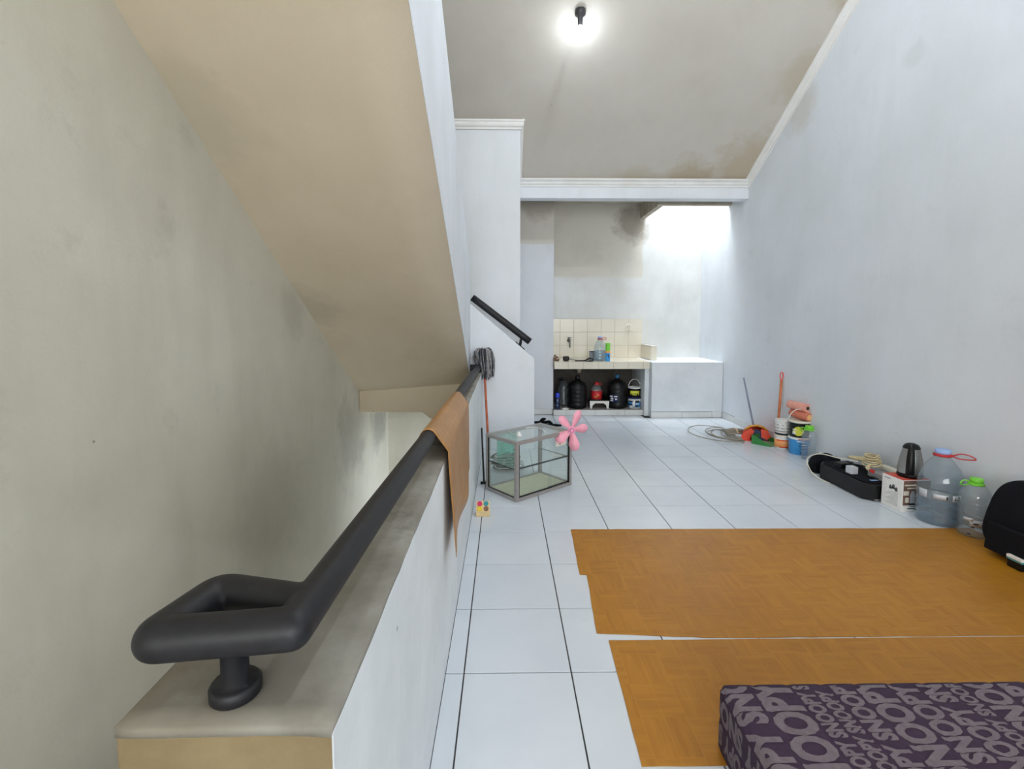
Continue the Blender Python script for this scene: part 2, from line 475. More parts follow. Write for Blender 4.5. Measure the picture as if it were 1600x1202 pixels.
wall_quadbox('wall_right', (xr(-3.6), -3.6), (xr(7.15), 7.15), -0.2, 5.4, 0.15, 'right_wall_paint')
wall_quadbox('wall_left', (XL, -3.6), (XL, 6.2), -3.2, 5.4, 0.15, 'stair_well_paint', -1)
wall_quadbox('wall_stairwell_end', (XL, 6.03), (0.10, 6.03), -3.2, 0.60, 0.15, 'stair_well_paint', -1)
struct(G().box((XL, 5.95, 0.62), (-0.0, 6.1, 5.4)).make('wall_landing', 'white_wall_paint'))
# unseen rear wall, with an opening added for the fill light behind it
g = G(); g.box((XL, -3.6, -3.2), (-1.3, -3.45, 5.4)); g.box((-1.3, -3.6, -3.2), (xr(-3.5), -3.45, 0.7)); g.box((-1.3, -3.6, 2.8), (xr(-3.5), -3.45, 5.4)); g.box((2.8, -3.6, 0.7), (xr(-3.5), -3.45, 2.8))
struct(g.make('wall_rear', 'white_wall_paint'))
# side wall of the stair (behind the low wall), side face, column
SX = 0.167
struct(G().box((-0.62, YA, 0.62), (-0.40, YA + 0.12, CEIL(YA) + 0.02)).box((-0.40, YA, 0.0), (SX, YA + 0.12, CEIL(YA) + 0.02)).box((SX - 0.12, YA + 0.12, 0.0), (SX, 6.55, 3.35)).make('wall_side', 'white_wall_paint'))
CX1 = 0.66
struct(G().box((SX - 0.12, 6.55, 0.0), (CX1, 7.1, 3.0)).make('wall_column', 'column_paint'))
struct(G().box((CX1 - 0.2, 7.1, -0.1), (xr(7.1) + 0.1, 7.25, 4.9)).make('wall_back', 'kitchen_back_paint'))

# low wall beside the three steps, sloping top
g = G(); g.prism([(-0.36, 0.0), (0.297, 0.0), (0.297, 0.915), (-0.36, 1.475), ], 'y', YB, YB + 0.11)
struct(g.make('wall_steps', 'white_wall_paint', bevel=0.004))

# half wall
HWL, YN = -0.345, 0.80
g = G(); g.prism([(HW0, 0.588), (HW1, 0.588), (HW1, YB), (HWL, YB), (HWL, YN), (HW0, YN)], 'z', -2.9, 0.786); hwm = g.make('wall_half', ['dado_paint', 'parapet_end_shaded_beige', 'stair_well_paint'], bevel=0.004)
for f in hwm.data.polygons:
    if f.normal.y < -0.9: f.material_index = 1
    if f.normal.x < -0.9: f.material_index = 2
struct(hwm)
# worn plaster cap of the half wall, lumpy
g = G()
def cap_grid(xa, xb, ya, yb, nx, ny):
    vs = []
    for j in range(ny + 1):
        row = []
        for i in range(nx + 1):
            x = xa + (xb - xa) * i / nx; y = ya + (yb - ya) * j / ny
            z = 0.8 + 0.0012 * math.sin(9 * y + 30 * x) + random.uniform(-.0004, .0004)
            if abs(x - HW1) < 1e-4: z -= 0.002; x += random.uniform(-.0005, .0005)
            if abs(x - HWL) < 1e-4 and y <= YN: z = 0.8
            row.append(g.bm.verts.new((x, y, z)))
        vs.append(row)
    for j in range(ny):
        for i in range(nx): g._f([vs[j][i], vs[j][i + 1], vs[j + 1][i + 1], vs[j + 1][i]], True)
cap_grid(HWL, HW1, 0.588, YN, 4, 6); cap_grid(HWL, HW1, YN, 4.79, 4, 80); cap_grid(HW0, HWL, 0.588, YN, 5, 6)
bmesh.ops.remove_doubles(g.bm, verts=g.bm.verts[:], dist=0.0008)
o = g.make('cap', 'parapet_cap_plaster', hwm, solid=0.016)

# ---------------- upper flight: twisted soffit slab, solid balustrade, steps, landing
FX = -0.34
YD = 4.87
zl = lambda y: 0.58 + 0.655 * (YD - y)      # soffit at the outer wall
zr_ = lambda y: 0.66 + 0.585 * (YD - y)      # soffit at the open side
YE = -0.6
g = G(); n1 = 30; rows = []
for j in range(n1 + 1):
    y = YD + (YE - YD) * j / n1
    row = []
    for i in range(5):
        t = i / 4; x = XL + (FX - XL) * t; z = zl(y) * (1 - t) + zr_(y) * t; row.append(g.bm.verts.new((x, y, z)))
    rows.append(row)
for j in range(n1):
    for i in range(4): g._f([rows[j][i], rows[j + 1][i], rows[j + 1][i + 1], rows[j][i + 1]], True)
# side and far closing faces of the slab
tops = []
for j in range(n1 + 1):
    y = YD + (YE - YD) * j / n1; tops.append((g.bm.verts.new((XL, y, zl(y) + 0.16)), g.bm.verts.new((FX, y, zr_(y) + 0.16))))
for j in range(n1):
    g._f([rows[j][4], rows[j + 1][4], tops[j + 1][1], tops[j][1]]); g._f([tops[j][0], tops[j][1], tops[j + 1][1], tops[j + 1][0]])
stair = g.make('stair_soffit', 'soffit_paint'); struct(stair)
# balustrade (solid): a parallelogram in the plane x = FX
zt = lambda y: 1.83 + 0.592 * (4.80 - y)
g = G(); g.prism([(4.80, zr_(4.80) + 0.13), (4.80, zt(4.80)), (YE, zt(YE)), (YE, zr_(YE) + 0.13)], 'x', FX - 0.11, FX + 0.002)
g.prism([(4.80, zr_(4.80) + 0.003), (4.80, zt(4.80) - .002), (YE, zt(YE) - .002), (YE, zr_(YE) + 0.003)], 'x', FX + 0.0005, FX + 0.004)
struct(g.make('wall_balustrade', 'white_wall_paint'))
# steps of the upper flight
st = thing('stair_steps', 'plain plastered steps of the upper flight behind the sloping balustrade', 'stairs', (0, 0, 0)); st['kind'] = 'structure'
for k in range(18):
    y1 = YD - 0.285 * k
    z = max(zl(y1 - 0.285), zr_(y1 - 0.285)) + 0.165
    if z > 4.1: break
    G().box((XL + 0.002, y1 - 0.285, z), (FX - 0.115, y1, z + 0.17)).make('step', 'concrete', st)
# landing with the drop face and its chamfered haunch
g = G(); zd = zl(YD)
g.prism([(XL, 0.583), (XL, 0.37), (-0.83, 0.365), (-0.72, 0.28), (FX, 0.28), (FX, 0.663)], 'y', YD, YD + 0.14)
g.box((XL, YD + 0.14, 0.45), (FX, 5.95, 0.60))
struct(g.make('landing', 'soffit_paint', bevel=0.004))
# first three steps up to the landing
g = G()
for k in range(3): g.box((0.28 - 0.22 * (k + 1), YB + 0.11, 0), (0.28 - 0.22 * k, YA, 0.2 * (k + 1)))
struct(g.make('lower_steps', 'skirting_tile_glaze'))
# lower flight going down into the well
g = G()
for k in range(14):
    y = 0.5 + 0.3 * k
    if y > 4.6: break
    g.box((XL, y, -0.2 * (k + 1) - 0.2), (HWL, y + 0.3, -0.2 * (k + 1)))
struct(g.make('basement_steps', 'concrete'))
struct(G().box((XL, 4.6, -3.2), (HWL, 6.1, -3.0)).box((XL, -3.5, -0.2), (HW0, 0.5, 0)).make('floor_well', 'concrete'))

# ---------------- ceilings
g = G(); g.prism([(5.99, CEIL(5.99) + 0.12), (5.99, CEIL(5.99)), (YTOP, ZT), (-3.6, ZT), (-3.6, ZT + 0.12), (YTOP, ZT + 0.12)], 'x', -1.5, 3.2)
struct(g.make('ceiling', 'ceiling_paint'))
# beam between room and kitchen
struct(G().box((SX, 5.85, 2.722), (xr(5.9) + 0.02, 6.0, 2.99)).make('wall_beam', 'white_wall_paint', bevel=0.004))
# kitchen ceiling around the skylight
OX, OY = 2.03, 6.33
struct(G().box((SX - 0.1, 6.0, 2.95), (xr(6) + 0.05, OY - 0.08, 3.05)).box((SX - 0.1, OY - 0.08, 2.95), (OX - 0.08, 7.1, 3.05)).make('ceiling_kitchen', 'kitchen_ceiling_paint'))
struct(G().box((OX - 0.08, OY - 0.08, 2.742), (xr(6.3) + 0.02, OY, 3.6)).box((OX - 0.08, OY, 2.738), (OX, 7.1, 3.6)).make('skylight_frame', 'skylight_beam_paint', bevel=0.006))
struct(G().box((OX - 0.08, OY - 0.08, 3.6), (xr(6.3) + 0.02, OY, 4.9)).box((OX - 0.08, OY, 3.6), (OX, 7.1, 4.9)).make('skylight_shaft', 'white_wall_paint'))


# ---------------- cornices (crown moulding)
def crown(name, p0, p1, inward, h=0.085, d=0.06, mit0=0, mit1=0):
    """p0-p1: line where wall meets ceiling; inward: horizontal unit vector into the room"""
    prof = [(0, 0), (0, -h), (0.012, -h), (0.016, -h + 0.018), (0.03, -h + 0.030), (0.036, -h + 0.05), (d - 0.008, -0.02), (d, -0.018), (d, 0)]
    a, b, n = Vector(p0), Vector(p1), Vector(inward); t = (b - a).normalized(); u = Vector((0, 0, 1))
    g = G(); A = []; Bv = []
    for x, z in prof:
        A.append(g.bm.verts.new(a + n * x + u * z - t * (mit0 * x))); Bv.append(g.bm.verts.new(b + n * x + u * z + t * (mit1 * x)))
    g._f(A[::-1]); g._f(Bv)
    for i in range(len(prof)):
        j = (i + 1) % len(prof); g._f([A[i], A[j], Bv[j], Bv[i]])
    return struct(g.make(name, 'trim_paint'))


crown('trim_1', (-0.62, YA, CEIL(YA)), (SX, YA, CEIL(YA)), (0, -1, 0), mit1=1, h=0.09, d=0.045)
crown('trim_2', (SX, YA, CEIL(YA)), (SX, 5.85, CEIL(5.85)), (1, 0, 0), mit0=1, d=0.035)
crown('trim_3', (SX, 5.85, CEIL(5.85) + 0.01), (xr(5.85), 5.85, CEIL(5.85) + 0.01), (0, -1, 0))
crown('trim_4', (xr(5.85), 5.85, CEIL(5.85)), (xr(YTOP), YTOP, CEIL(YTOP)), (-1, 0, 0), h=0.09)

# ---------------- skirting tiles
def skirting(name, p0, p1, n, first=0.3, h=0.078, t=0.009, step=0.4):
    a = Vector((*p0, 0)); b = Vector((*p1, 0)); L = (b - a).length; d = (b - a).normalized(); nn = Vector((*n, 0))
    g = G(); rz = math.atan2(d.y, d.x)
    root = struct(g.box((0, 0, 0.0), (L, 0.004 * (1 if d.cross(nn).z > 0 else -1), h + 0.001)).make(name, 'floor_grout'))
    root.location = a; root.rotation_euler = (0, 0, rz)
    s_ = 1 if d.cross(nn).z > 0 else -1
    x = 0; e = first
    while x < L - 0.01:
        x2 = min(L, x + e); e = step
        g = G(); g.box((x + 0.002, 0, 0.002), (x2 - 0.002, s_ * (t + random.uniform(0, .001)), h + random.uniform(-.002, .003)), bev=0.001)
        g.make('tile', 'skirting_tile_glaze', root); x = x2


skirting('baseboard_right', (xr(6.3), 6.3), (xr(-0.4), -0.4), (-1, 0), 0.33)
skirting('baseboard_low_wall', (1.93, 6.32), (xr(6.3) - 0.01, 6.32), (0, -1), 0.41)
skirting('baseboard_column', (0.29, 6.55), (CX1, 6.55), (0, -1), 0.36)

# ================================================================== KITCHEN
YC = 6.40
# white low block beside the counter
LB = struct(G().box((1.935, 6.32, 0), (xr(6.4) - 0.002, 7.1, 0.735)).make('wall_low', 'dado_paint', bevel=0.004))
struct(G().box((1.88, 6.45, 0), (1.935, 7.1, 0.64)).make('wall_counter_side', 'dado_paint'))
# plinth of the recess
pl = struct(G().box((CX1, 6.49, 0), (1.88, 7.1, 0.072)).make('plinth', 'concrete'))
x = CX1; 
for e in (0.17, 0.185, 0.21, 0.40, 0.25):
    G().box((x + .002, 6.48, 0.002), (min(x + e, 1.88) - .002, 6.49, 0.074), bev=.001).make('tile', 'skirting_tile_glaze', pl); x += e
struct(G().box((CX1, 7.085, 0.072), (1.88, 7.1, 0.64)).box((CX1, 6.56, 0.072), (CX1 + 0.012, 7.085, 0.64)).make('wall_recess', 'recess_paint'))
ct = thing('tiled_counter', 'cream tiled kitchen counter slab over the dark recess', 'counter', (0, 0, 0))
G().box((CX1, YC + 0.008, 0.642), (1.933, 7.085, 0.727)).make('slab', 'cream_grout', ct)
xs = [CX1]; xx = 0.845
while xx < 1.9: xs.append(xx); xx += 0.2
xs.append(1.93)
ys = [YC + 0.002, 6.62, 6.84, 7.08]
for a, b in zip(xs, xs[1:]):
    G().box((a + .0015, YC, 0.64), (b - .0015, YC + 0.008, 0.733), bev=.001).make('tile', 'cream_tile_glaze', ct)
    for c_, d_ in zip(ys, ys[1:]):
        G().box((a + .0015, c_ + .009, 0.727), (b - .0015, d_ + .006, 0.735), bev=.001).make('tile', 'cream_tile_glaze', ct)
# backsplash
bs = thing('backsplash', 'cream tiled backsplash on the kitchen wall, three rows high', 'tiles', (0, 0, 0))
G().box((CX1, 7.094, 0.735), (2.01, 7.1, 1.30)).make('backing', 'cream_grout', bs)
xs = [2.01 - 0.2 * k for k in range(7)] + [CX1 + 0.001]
zs = [0.735, 0.915, 1.11, 1.30]
for b, a in zip(xs, xs[1:]):
    for z0, z1 in zip(zs, zs[1:]):
        G().box((a + .0015, 7.086 + random.uniform(-.0006, .0006), z0 + .0015), (b - .0015, 7.094, z1 - .0015), bev=.001).make('tile', 'cream_tile_glaze', bs)
# tiled curb at the right end
cb = thing('tiled_curb', 'low cream tiled curb at the right end of the kitchen counter', 'curb', (0, 0, 0))
G().box((2.008, 6.622, 0.737), (2.082, 7.085, 0.922)).make('core', 'cream_grout', cb)
for y0, y1 in ((6.615, 6.80), (6.80, 6.99), (6.99, 7.085)):
    G().box((2.0, y0 + .001, 0.737), (2.008, y1 - .001, 0.93), bev=.001).make('tile', 'cream_tile_glaze', cb)
    G().box((2.0, y0 + .001, 0.922), (2.09, y1 - .001, 0.93), bev=.001).make('tile', 'cream_tile_glaze', cb)
G().box((2.009, 6.614, 0.737), (2.088, 6.622, 0.921), bev=.001).make('tile', 'cream_tile_glaze', cb)

# tap and socket
p = atY(889, 532, 7.08)
t = thing('wall_tap', 'dark chrome tap on the cream backsplash above the counter', 'tap', (p.x, 7.086, p.z))
g = G(); g.tube([(0, 0, 0), (0, -0.07, 0)], 0.012); g.make('pipe', 'chrome', t)
g = G(); g.tube(smooth_path([(0, -0.06, 0), (0, -0.10, -0.005), (0, -0.115, -0.04), (0, -0.115, -0.10)]), 0.011); g.make('spout', 'chrome', t)
g = G(); g.tube([(0, -0.06, 0), (0, -0.06, 0.04)], 0.007); g.tube([(-0.03, -0.06, 0.045), (0.03, -0.06, 0.04)], 0.006); g.make('handle', 'chrome', t)
g = G(); g.lathe([(0, 0), (0.028, 0), (0.028, 0.006), (0, 0.008)], 20); o = g.make('wall_flange', 'chrome', t); o.rotation_euler = (PI / 2, 0, 0)
p = atY(982, 511, 7.08)
t = thing('wall_socket', 'square white wall socket on the backsplash tiles', 'socket', (p.x, 7.086, p.z))
G().box((-0.042, -0.012, -0.042), (0.042, 0, 0.042), bev=.004).make('plate', 'cream_plastic', t)
g = G(); g.lathe([(0.022, 0.0), (0.022, 0.002), (0.018, 0.003), (0.018, -0.004), (0, -0.004)], 24); o = g.make('recess', 'dark_grey_plastic', t); o.rotation_euler = (PI / 2, 0, 0); o.location = (0, -0.0115, 0)

# drain under the counter
p = atY(905, 583, 6.85)
t = thing('drain_pipe', 'pale plastic drain stub hanging under the counter', 'pipe', (p.x, 6.85, 0.64))
G().lathe([(0.045, 0), (0.045, -0.012), (0.03, -0.02), (0.03, -0.07), (0.024, -0.085), (0.024, -0.10), (0, -0.10)], 20).make('stub', 'pvc_beige', t)
G().lathe([(0.034, -0.03), (0.037, -0.034), (0.037, -0.05), (0.034, -0.054)], 20).make('nut', 'pvc_beige', t)


# ================================================================== BOTTLES AND CONTAINERS
def gallon(name, label, x, y, z, r=0.135, h=0.49, body='black_plastic', cap='dark_grey_plastic', lab=None, group=None):
    t = thing(name, label, 'water jug', (x, y, z), random.uniform(0, 1), group)
    s_ = h / 0.49
    pr = [(0, 0.01), (r * 0.9, 0), (r, 0.015), (r, 0.06)]
    for k in range(4):
        zz = 0.075 + k * 0.062
        pr += [(r, zz), (r * 0.955, zz + 0.012), (r, zz + 0.024), (r, zz + 0.05)]
    pr += [(r * 0.97, 0.335), (r * 0.86, 0.37), (r * 0.62, 0.395), (r * 0.36, 0.415), (0.032, 0.43), (0.028, 0.445)]
    pr = [(a, b * s_) for a, b in pr]
    G().lathe(pr, 36).make('body', body, t)
    G().lathe([(0.0285, 0.44 * s_), (0.031, 0.445 * s_), (0.031, 0.485 * s_), (0.027, h), (0, h)], 24).make('cap', cap, t)
    return t


def band(t, name, mat, r, z0, z1, a0=0, a1=2 * PI, n=30, rot=0):
    g = G(); k = max(3, int(n * (a1 - a0) / (2 * PI)))
    lo = [g.bm.verts.new((r * math.cos(a0 + (a1 - a0) * i / k), r * math.sin(a0 + (a1 - a0) * i / k), z0)) for i in range(k + 1)]
    hi = [g.bm.verts.new((r * math.cos(a0 + (a1 - a0) * i / k), r * math.sin(a0 + (a1 - a0) * i / k), z1)) for i in range(k + 1)]
    for i in range(k): g._f([lo[i], lo[i + 1], hi[i + 1], hi[i]], True)
    o = g.make(name, mat, t, solid=0.0012, offset=0.0); return o


def strokes(t, name, mat, r, items, facing):
    """small curved print marks: items = (angle offset, z, half width angle, height)"""
    g = G()
    for da, z, hw, hh in items:
        k = 4
        lo = [g.bm.verts.new((r * math.cos(facing + da - hw + 2 * hw * i / k), r * math.sin(facing + da - hw + 2 * hw * i / k), z)) for i in range(k + 1)]
        hi = [g.bm.verts.new((r * math.cos(facing + da - hw + 2 * hw * i / k), r * math.sin(facing + da - hw + 2 * hw * i / k), z + hh)) for i in range(k + 1)]
        for i in range(k): g._f([lo[i], lo[i + 1], hi[i + 1], hi[i]], True)
    o = g.make(name, mat, t, solid=0.0008, offset=0.0); o['kind'] = 'stuff'; return o


def pet(name, label, cat, x, y, r, h, body='clear_pet', cap='green_cap', ring=None, fill=0.0, ribs=6, neck=0.022, shoulder=0.62, handle=None, z=0, rz=0, liquid='water', group=None):
    t = thing(name, label, cat, (x, y, z), rz, group)
    hs = h * shoulder
    pr = [(0, 0.012), (r * 0.55, 0.004), (r * 0.92, 0), (r, 0.02)]
    for k in range(ribs):
        z0 = 0.04 + (hs - 0.05) * k / ribs; st = (hs - 0.05) / ribs
        pr += [(r, z0), (r * 0.965, z0 + st * 0.25), (r, z0 + st * 0.5)]
    pr += [(r, hs), (r * 0.96, hs + (h - hs) * 0.15), (r * 0.78, hs + (h - hs) * 0.42), (r * 0.5, hs + (h - hs) * 0.65), (neck * 1.1, h - 0.04), (neck, h - 0.03), (neck, h - 0.012)]
    G().lathe(pr, 36).make('body', body, t)
    if fill:
        zf = fill * h; q = [(a * 0.985, b) for a, b in pr if b < zf]; q = [(0, 0.016)] + q[1:] + [(r * 0.985 if zf < hs else r * 0.8, zf), (0, zf)]
        G().lathe(q, 36).make('liquid', liquid, t)
    G().lathe([(neck * 1.15, h - 0.028), (neck * 1.25, h - 0.024), (neck * 1.25, h - 0.002), (neck * 1.1, h), (0, h)], 24).make('cap', cap, t)
    if ring: 
        g = G(); g.lathe([(neck * 1.1, h - 0.045), (neck * 1.5, h - 0.043), (neck * 1.5, h - 0.03), (neck * 1.1, h - 0.028)], 24)
        if handle:
            a, L = handle; d = Vector((math.cos(a), math.sin(a), 0)); e = Vector((-d.y, d.x, 0)); u = Vector((0, 0, 1)); b = Vector((0, 0, h - 0.036)) + d * neck * 1.4
            g.tube(smooth_path([b, b + d * L * 0.35 + u * 0.02 + e * .006, b + d * L * 0.75 + u * 0.018, b + d * L + u * 0.0, b + d * L * 0.75 - u * 0.008, b + d * L * 0.35 - u * 0.010 - e * .006, b - u * .002], 5), 0.004, 8)
        g.make('handle_ring', ring, t)
    return t


def bucket(name, label, x, y, z, r, h, body, lid, label_mat=None, cat='bucket', taper=0.93, rz=0, bail=None, hole=None):
    t = thing(name, label, cat, (x, y, z), rz)
    G().lathe([(0, 0.004), (r * taper * 0.96, 0), (r * taper, 0.006), (r, h - 0.03), (r, h - 0.012)], 36).make('body', body, t)
    G().lathe([(r * 1.0, h - 0.022), (r * 1.05, h - 0.02), (r * 1.06, h - 0.004), (r * 1.02, h), (r * 0.9, h - 0.001), (r * 0.88, h - 0.006), (0, h - 0.006)], 36).make('lid', lid, t)
    if bail:
        g = G(); a, hh, tilt = bail; d = Vector((math.cos(a), math.sin(a), 0)); e = Vector((-d.y, d.x, 0))
        pts = [Vector((0, 0, h - 0.015)) + d * (r * 1.07 * math.cos(s)) + (Vector((0, 0, 1)) * math.cos(tilt) + e * math.sin(tilt)) * (hh * math.sin(s)) for s in [PI * i / 16 for i in range(17)]]
        g.tube(pts, 0.004, 8); g.make('bail_handle', 'white_plastic', t)
    return t


CAMDIR = lambda x, y: math.atan2(-y, -x)   # direction from (x, y) towards the viewer, for labels that face into the room

# --- under the counter
PZ = 0.073
def ux(px, Y): return atY(px, 620, Y).x
gallon('water_jug', 'black ribbed water jug under the counter, below the drain stub', ux(902, 6.68), 6.68, PZ, 0.128, 0.45, cap='black_plastic')
t = gallon('water_jug', 'black ribbed water jug with a blue and white label and teal cap', ux(964, 6.68), 6.68, PZ, 0.128, 0.46, cap='mop_blue')
t.rotation_euler = (0, 0, 0); fa = CAMDIR(1.5, 6.6) - 0.35
band(t, 'label', 'navy_plastic', 0.1305, 0.09, 0.19, fa - 0.55, fa + 0.45)
strokes(t, 'label_print', 'paper_white', 0.132, [(-0.3, 0.16, 0.18, 0.018), (-0.2, 0.13, 0.16, 0.018), (-0.25, 0.105, 0.2, 0.012), (0.2, 0.165, 0.18, 0.012), (0.25, 0.125, 0.1, 0.02)], fa)
pet('clear_jug', 'smoky clear water bottle with dark cap beside the left black jug', 'bottle', ux(880.5, 6.84), 6.86, 0.09, 0.40, 'smoke_pet', 'dark_grey_plastic', 'black_plastic', 0, 6, handle=(PI * 0.9, 0.05), z=PZ)
t = thing('spray_can', 'blue spray can standing in the left corner under the counter', 'can', (ux(871.5, 6.56), 6.58, PZ))
G().lathe([(0, 0), (0.03, 0), (0.032, 0.006), (0.032, 0.15), (0.027, 0.165)], 24).make('body', 'navy_plastic', t)
plain('bright_blue', srgb(40, 62, 190), 0.35)
G().lathe([(0.029, 0.16), (0.031, 0.165), (0.031, 0.21), (0.025, 0.22), (0, 0.22)], 24).make('cap', 'bright_blue', t)
strokes(t, 'label_print', 'white_silver', 0.033, [(0, 0.12, 0.3, 0.012), (0.1, 0.1, 0.2, 0.008), (-0.1, 0.05, 0.25, 0.01)], CAMDIR(.8, 6.5))
# white footed stand
sx0, sx1 = ux(922, 6.6), ux(951, 6.6); 
t = thing('footed_stand', 'low black stand with white arched front feet under the counter', 'stand', ((sx0 + sx1) / 2, 6.66, PZ)); hw_ = (sx1 - sx0) / 2
G().box((-hw_, -0.06, 0.085), (hw_, 0.09, 0.11), bev=.003).make('top', 'black_plastic', t)
g = G(); g.prism([(-hw_, 0), (-hw_ + 0.025, 0), (-hw_ + 0.035, 0.045), (-hw_ + 0.07, 0.075), (hw_ - 0.07, 0.075), (hw_ - 0.035, 0.045), (hw_ - 0.025, 0), (hw_, 0), (hw_ + 0.005, 0.105), (-hw_ - 0.005, 0.105)], 'y', -0.075, -0.061); g.make('front_feet', 'white_plastic', t)
G().box((-hw_, 0.07, 0.0), (-hw_ + .02, 0.09, 0.085)).make('rear_leg', 'black_plastic', t)
G().box((hw_ - .02, 0.07, 0.0), (hw_, 0.09, 0.085)).make('rear_leg', 'black_plastic', t)
t = pet('jug_bottle', 'clear bottle with red cap and red label on the footed stand', 'bottle', ux(932, 6.67), 6.67, 0.072, 0.25, 'clear_pet', 'red_plastic', 'red_plastic', 0, 3, shoulder=0.55, handle=(0.2, 0.045), z=PZ + 0.11)
band(t, 'label', 'red_plastic', 0.0735, 0.015, 0.13, n=36)
strokes(t, 'label_print', 'ochre_plastic', 0.0755, [(-0.2, 0.04, 0.25, 0.02), (0.3, 0.06, 0.15, 0.02)], CAMDIR(1.2, 6.6))
plain('black_pot_mat', srgb(16, 16, 18), 0.35)
t = thing('black_pan', 'small black pan standing on the right end of the footed stand', 'pan', (ux(945.5, 6.7), 6.72, PZ + 0.1105))
G().lathe([(0, 0), (0.04, 0), (0.043, 0.06), (0.046, 0.062), (0.046, 0.066), (0, 0.07)], 24).make('body', 'black_pot_mat', t)
G().lathe([(0.0, 0.07), (0.010, 0.072), (0.012, 0.09), (0, 0.092)], 12).make('lid_knob', 'black_plastic', t)
xb = ux(992, 6.62)
t = bucket('paint_bucket', 'white paint bucket with blue and black label, bottom of pair under the counter', xb, 6.65, PZ, 0.088, 0.155, 'white_plastic', 'navy_plastic')
band(t, 'label', 'label_blue', 0.0895, 0.02, 0.10, CAMDIR(xb, 6.6) - 1.2, CAMDIR(xb, 6.6) + 1.2)
strokes(t, 'label_print', 'ink_dark', 0.0915, [(0.5, 0.085, 0.35, 0.03), (-0.5, 0.09, 0.4, 0.02), (-0.6, 0.05, 0.3, 0.02), (0.4, 0.03, 0.25, 0.02)], CAMDIR(xb, 6.6))
strokes(t, 'label_print', 'paper_white', 0.0923, [(-0.05, 0.03, 0.18, 0.07), (0.55, 0.06, 0.3, 0.015), (-0.5, 0.02, 0.25, 0.02)], CAMDIR(xb, 6.6))
t = bucket('paint_bucket', 'black and yellow paint bucket with raised white bail, stacked under the counter', xb, 6.65, PZ + 0.156, 0.082, 0.14, 'black_plastic', 'white_plastic', bail=(0.1, 0.12, 0.0))
band(t, 'label', 'label_yellow', 0.0835, 0.03, 0.09, CAMDIR(xb, 6.6) - 0.8, CAMDIR(xb, 6.6) + 0.9)
strokes(t, 'label_print', 'ink_dark', 0.0855, [(-0.4, 0.03, 0.1, 0.02), (0.1, 0.05, 0.2, 0.008), (0.5, 0.03, 0.12, 0.025)], CAMDIR(xb, 6.6))
t = thing('white_rag', 'crumpled white scrap lying beside the left jug on the plinth', 'rag', (ux(884, 6.5) , 6.535, PZ))
g = G(); random.seed(3)
bmesh.ops.create_icosphere(g.bm, subdivisions=3, radius=0.04)
for v in g.bm.verts: v.co = Vector((v.co.x * 1.2, v.co.y * 0.7, max(0, v.co.z * 0.6 + random.uniform(-.004, .004))))
g.make('cloth', 'paper_white', t)

# --- on the counter
CZ = 0.7355
def cx(px, Y): return atY(px, 560, Y).x
t = pet('water_bottle', 'half full clear water bottle with red handle on the kitchen counter', 'bottle', cx(937, 6.62), 6.62, 0.082, 0.33, 'blue_pet', 'pale_blue_cap', 'red_plastic', 0.42, 3, shoulder=0.5, handle=(0.35, 0.07), z=CZ)
t = thing('spray_can', 'green and blue spray can beside the water bottle on the kitchen counter', 'can', (cx(949, 6.52), 6.50, CZ))
G().lathe([(0, 0), (0.03, 0), (0.033, 0.006), (0.033, 0.115)], 24).make('body', 'label_blue', t)
G().lathe([(0.0332, 0.112), (0.034, 0.114), (0.034, 0.135), (0.03, 0.14)], 24).make('shoulder_band', 'label_orange', t)
G().lathe([(0.031, 0.138), (0.032, 0.142), (0.032, 0.235), (0.028, 0.245), (0, 0.245)], 24).make('cap', 'green_cap', t)
strokes(t, 'label_print', 'ink_dark', 0.0342, [(0.2, 0.07, 0.25, 0.02), (0.35, 0.045, 0.15, 0.03)], CAMDIR(1.4, 6.5))
t = thing('storage_box', 'small grey box behind the water bottle on the kitchen counter', 'box', (cx(925, 6.75), 6.75, CZ))
plain('grey_box', srgb(130, 134, 142), 0.6)
G().box((-0.035, -0.03, 0), (0.045, 0.03, 0.105), bev=.003).make('body', 'grey_box', t)
G().box((-0.037, -0.032, 0.105), (0.047, 0.032, 0.118), bev=.003).make('lid', 'dark_grey_plastic', t)
t = thing('carved_ornament', 'small brown and cream lumpy ornament at the left end of the counter', 'ornament', (cx(868.5, 6.55), 6.56, CZ))
g = G(); random.seed(5)
for k in range(16):
    a = random.uniform(0, 6.28); lv = k // 6; rr = 0.034 - 0.012 * lv
    b = bmesh.new(); bmesh.ops.create_icosphere(b, subdivisions=2, radius=0.016)
    off = Vector((rr * math.cos(a), rr * math.sin(a) * .8, 0.016 + 0.026 * lv)); mp = {v: g.bm.verts.new(v.co + off) for v in b.verts}
    for f in b.faces: g._f([mp[v] for v in f.verts], True)
    b.free()
g.make('body', 'brown_ornament', t)
g = G()
for dx, dz in ((-0.018, 0.05), (0.016, 0.03), (0.0, 0.075)): g.tube([(dx - .01, -0.04, dz), (dx + .012, -0.042, dz + .004)], 0.006, 8)
g.make('cream_detail', 'cream_plastic', t)
ax = cx(885, 6.6)
t = thing('power_adapter', 'black power adapter with its cable trailing along the kitchen counter', 'adapter', (ax, 6.58, CZ))
G().box((-0.05, -0.03, 0), (0.035, 0.03, 0.062), bev=.018).make('body', 'black_plastic', t)
g = G(); g.tube(smooth_path([(0.03, 0, 0.03), (0.08, -0.01, 0.015), (0.15, -0.03, 0.006), (0.22, 0.0, 0.006), (0.27, 0.05, 0.006), (0.33, 0.03, 0.02), (0.30, -0.06, 0.006), (0.20, -0.09, 0.006), (0.1, -0.1, 0.006)]), 0.0045, 8)
g.make('cable', 'black_plastic', t)
t = thing('black_strap', 'short black strap looped in front of the grey box on the counter', 'strap', (cx(921, 6.5), 6.47, CZ))
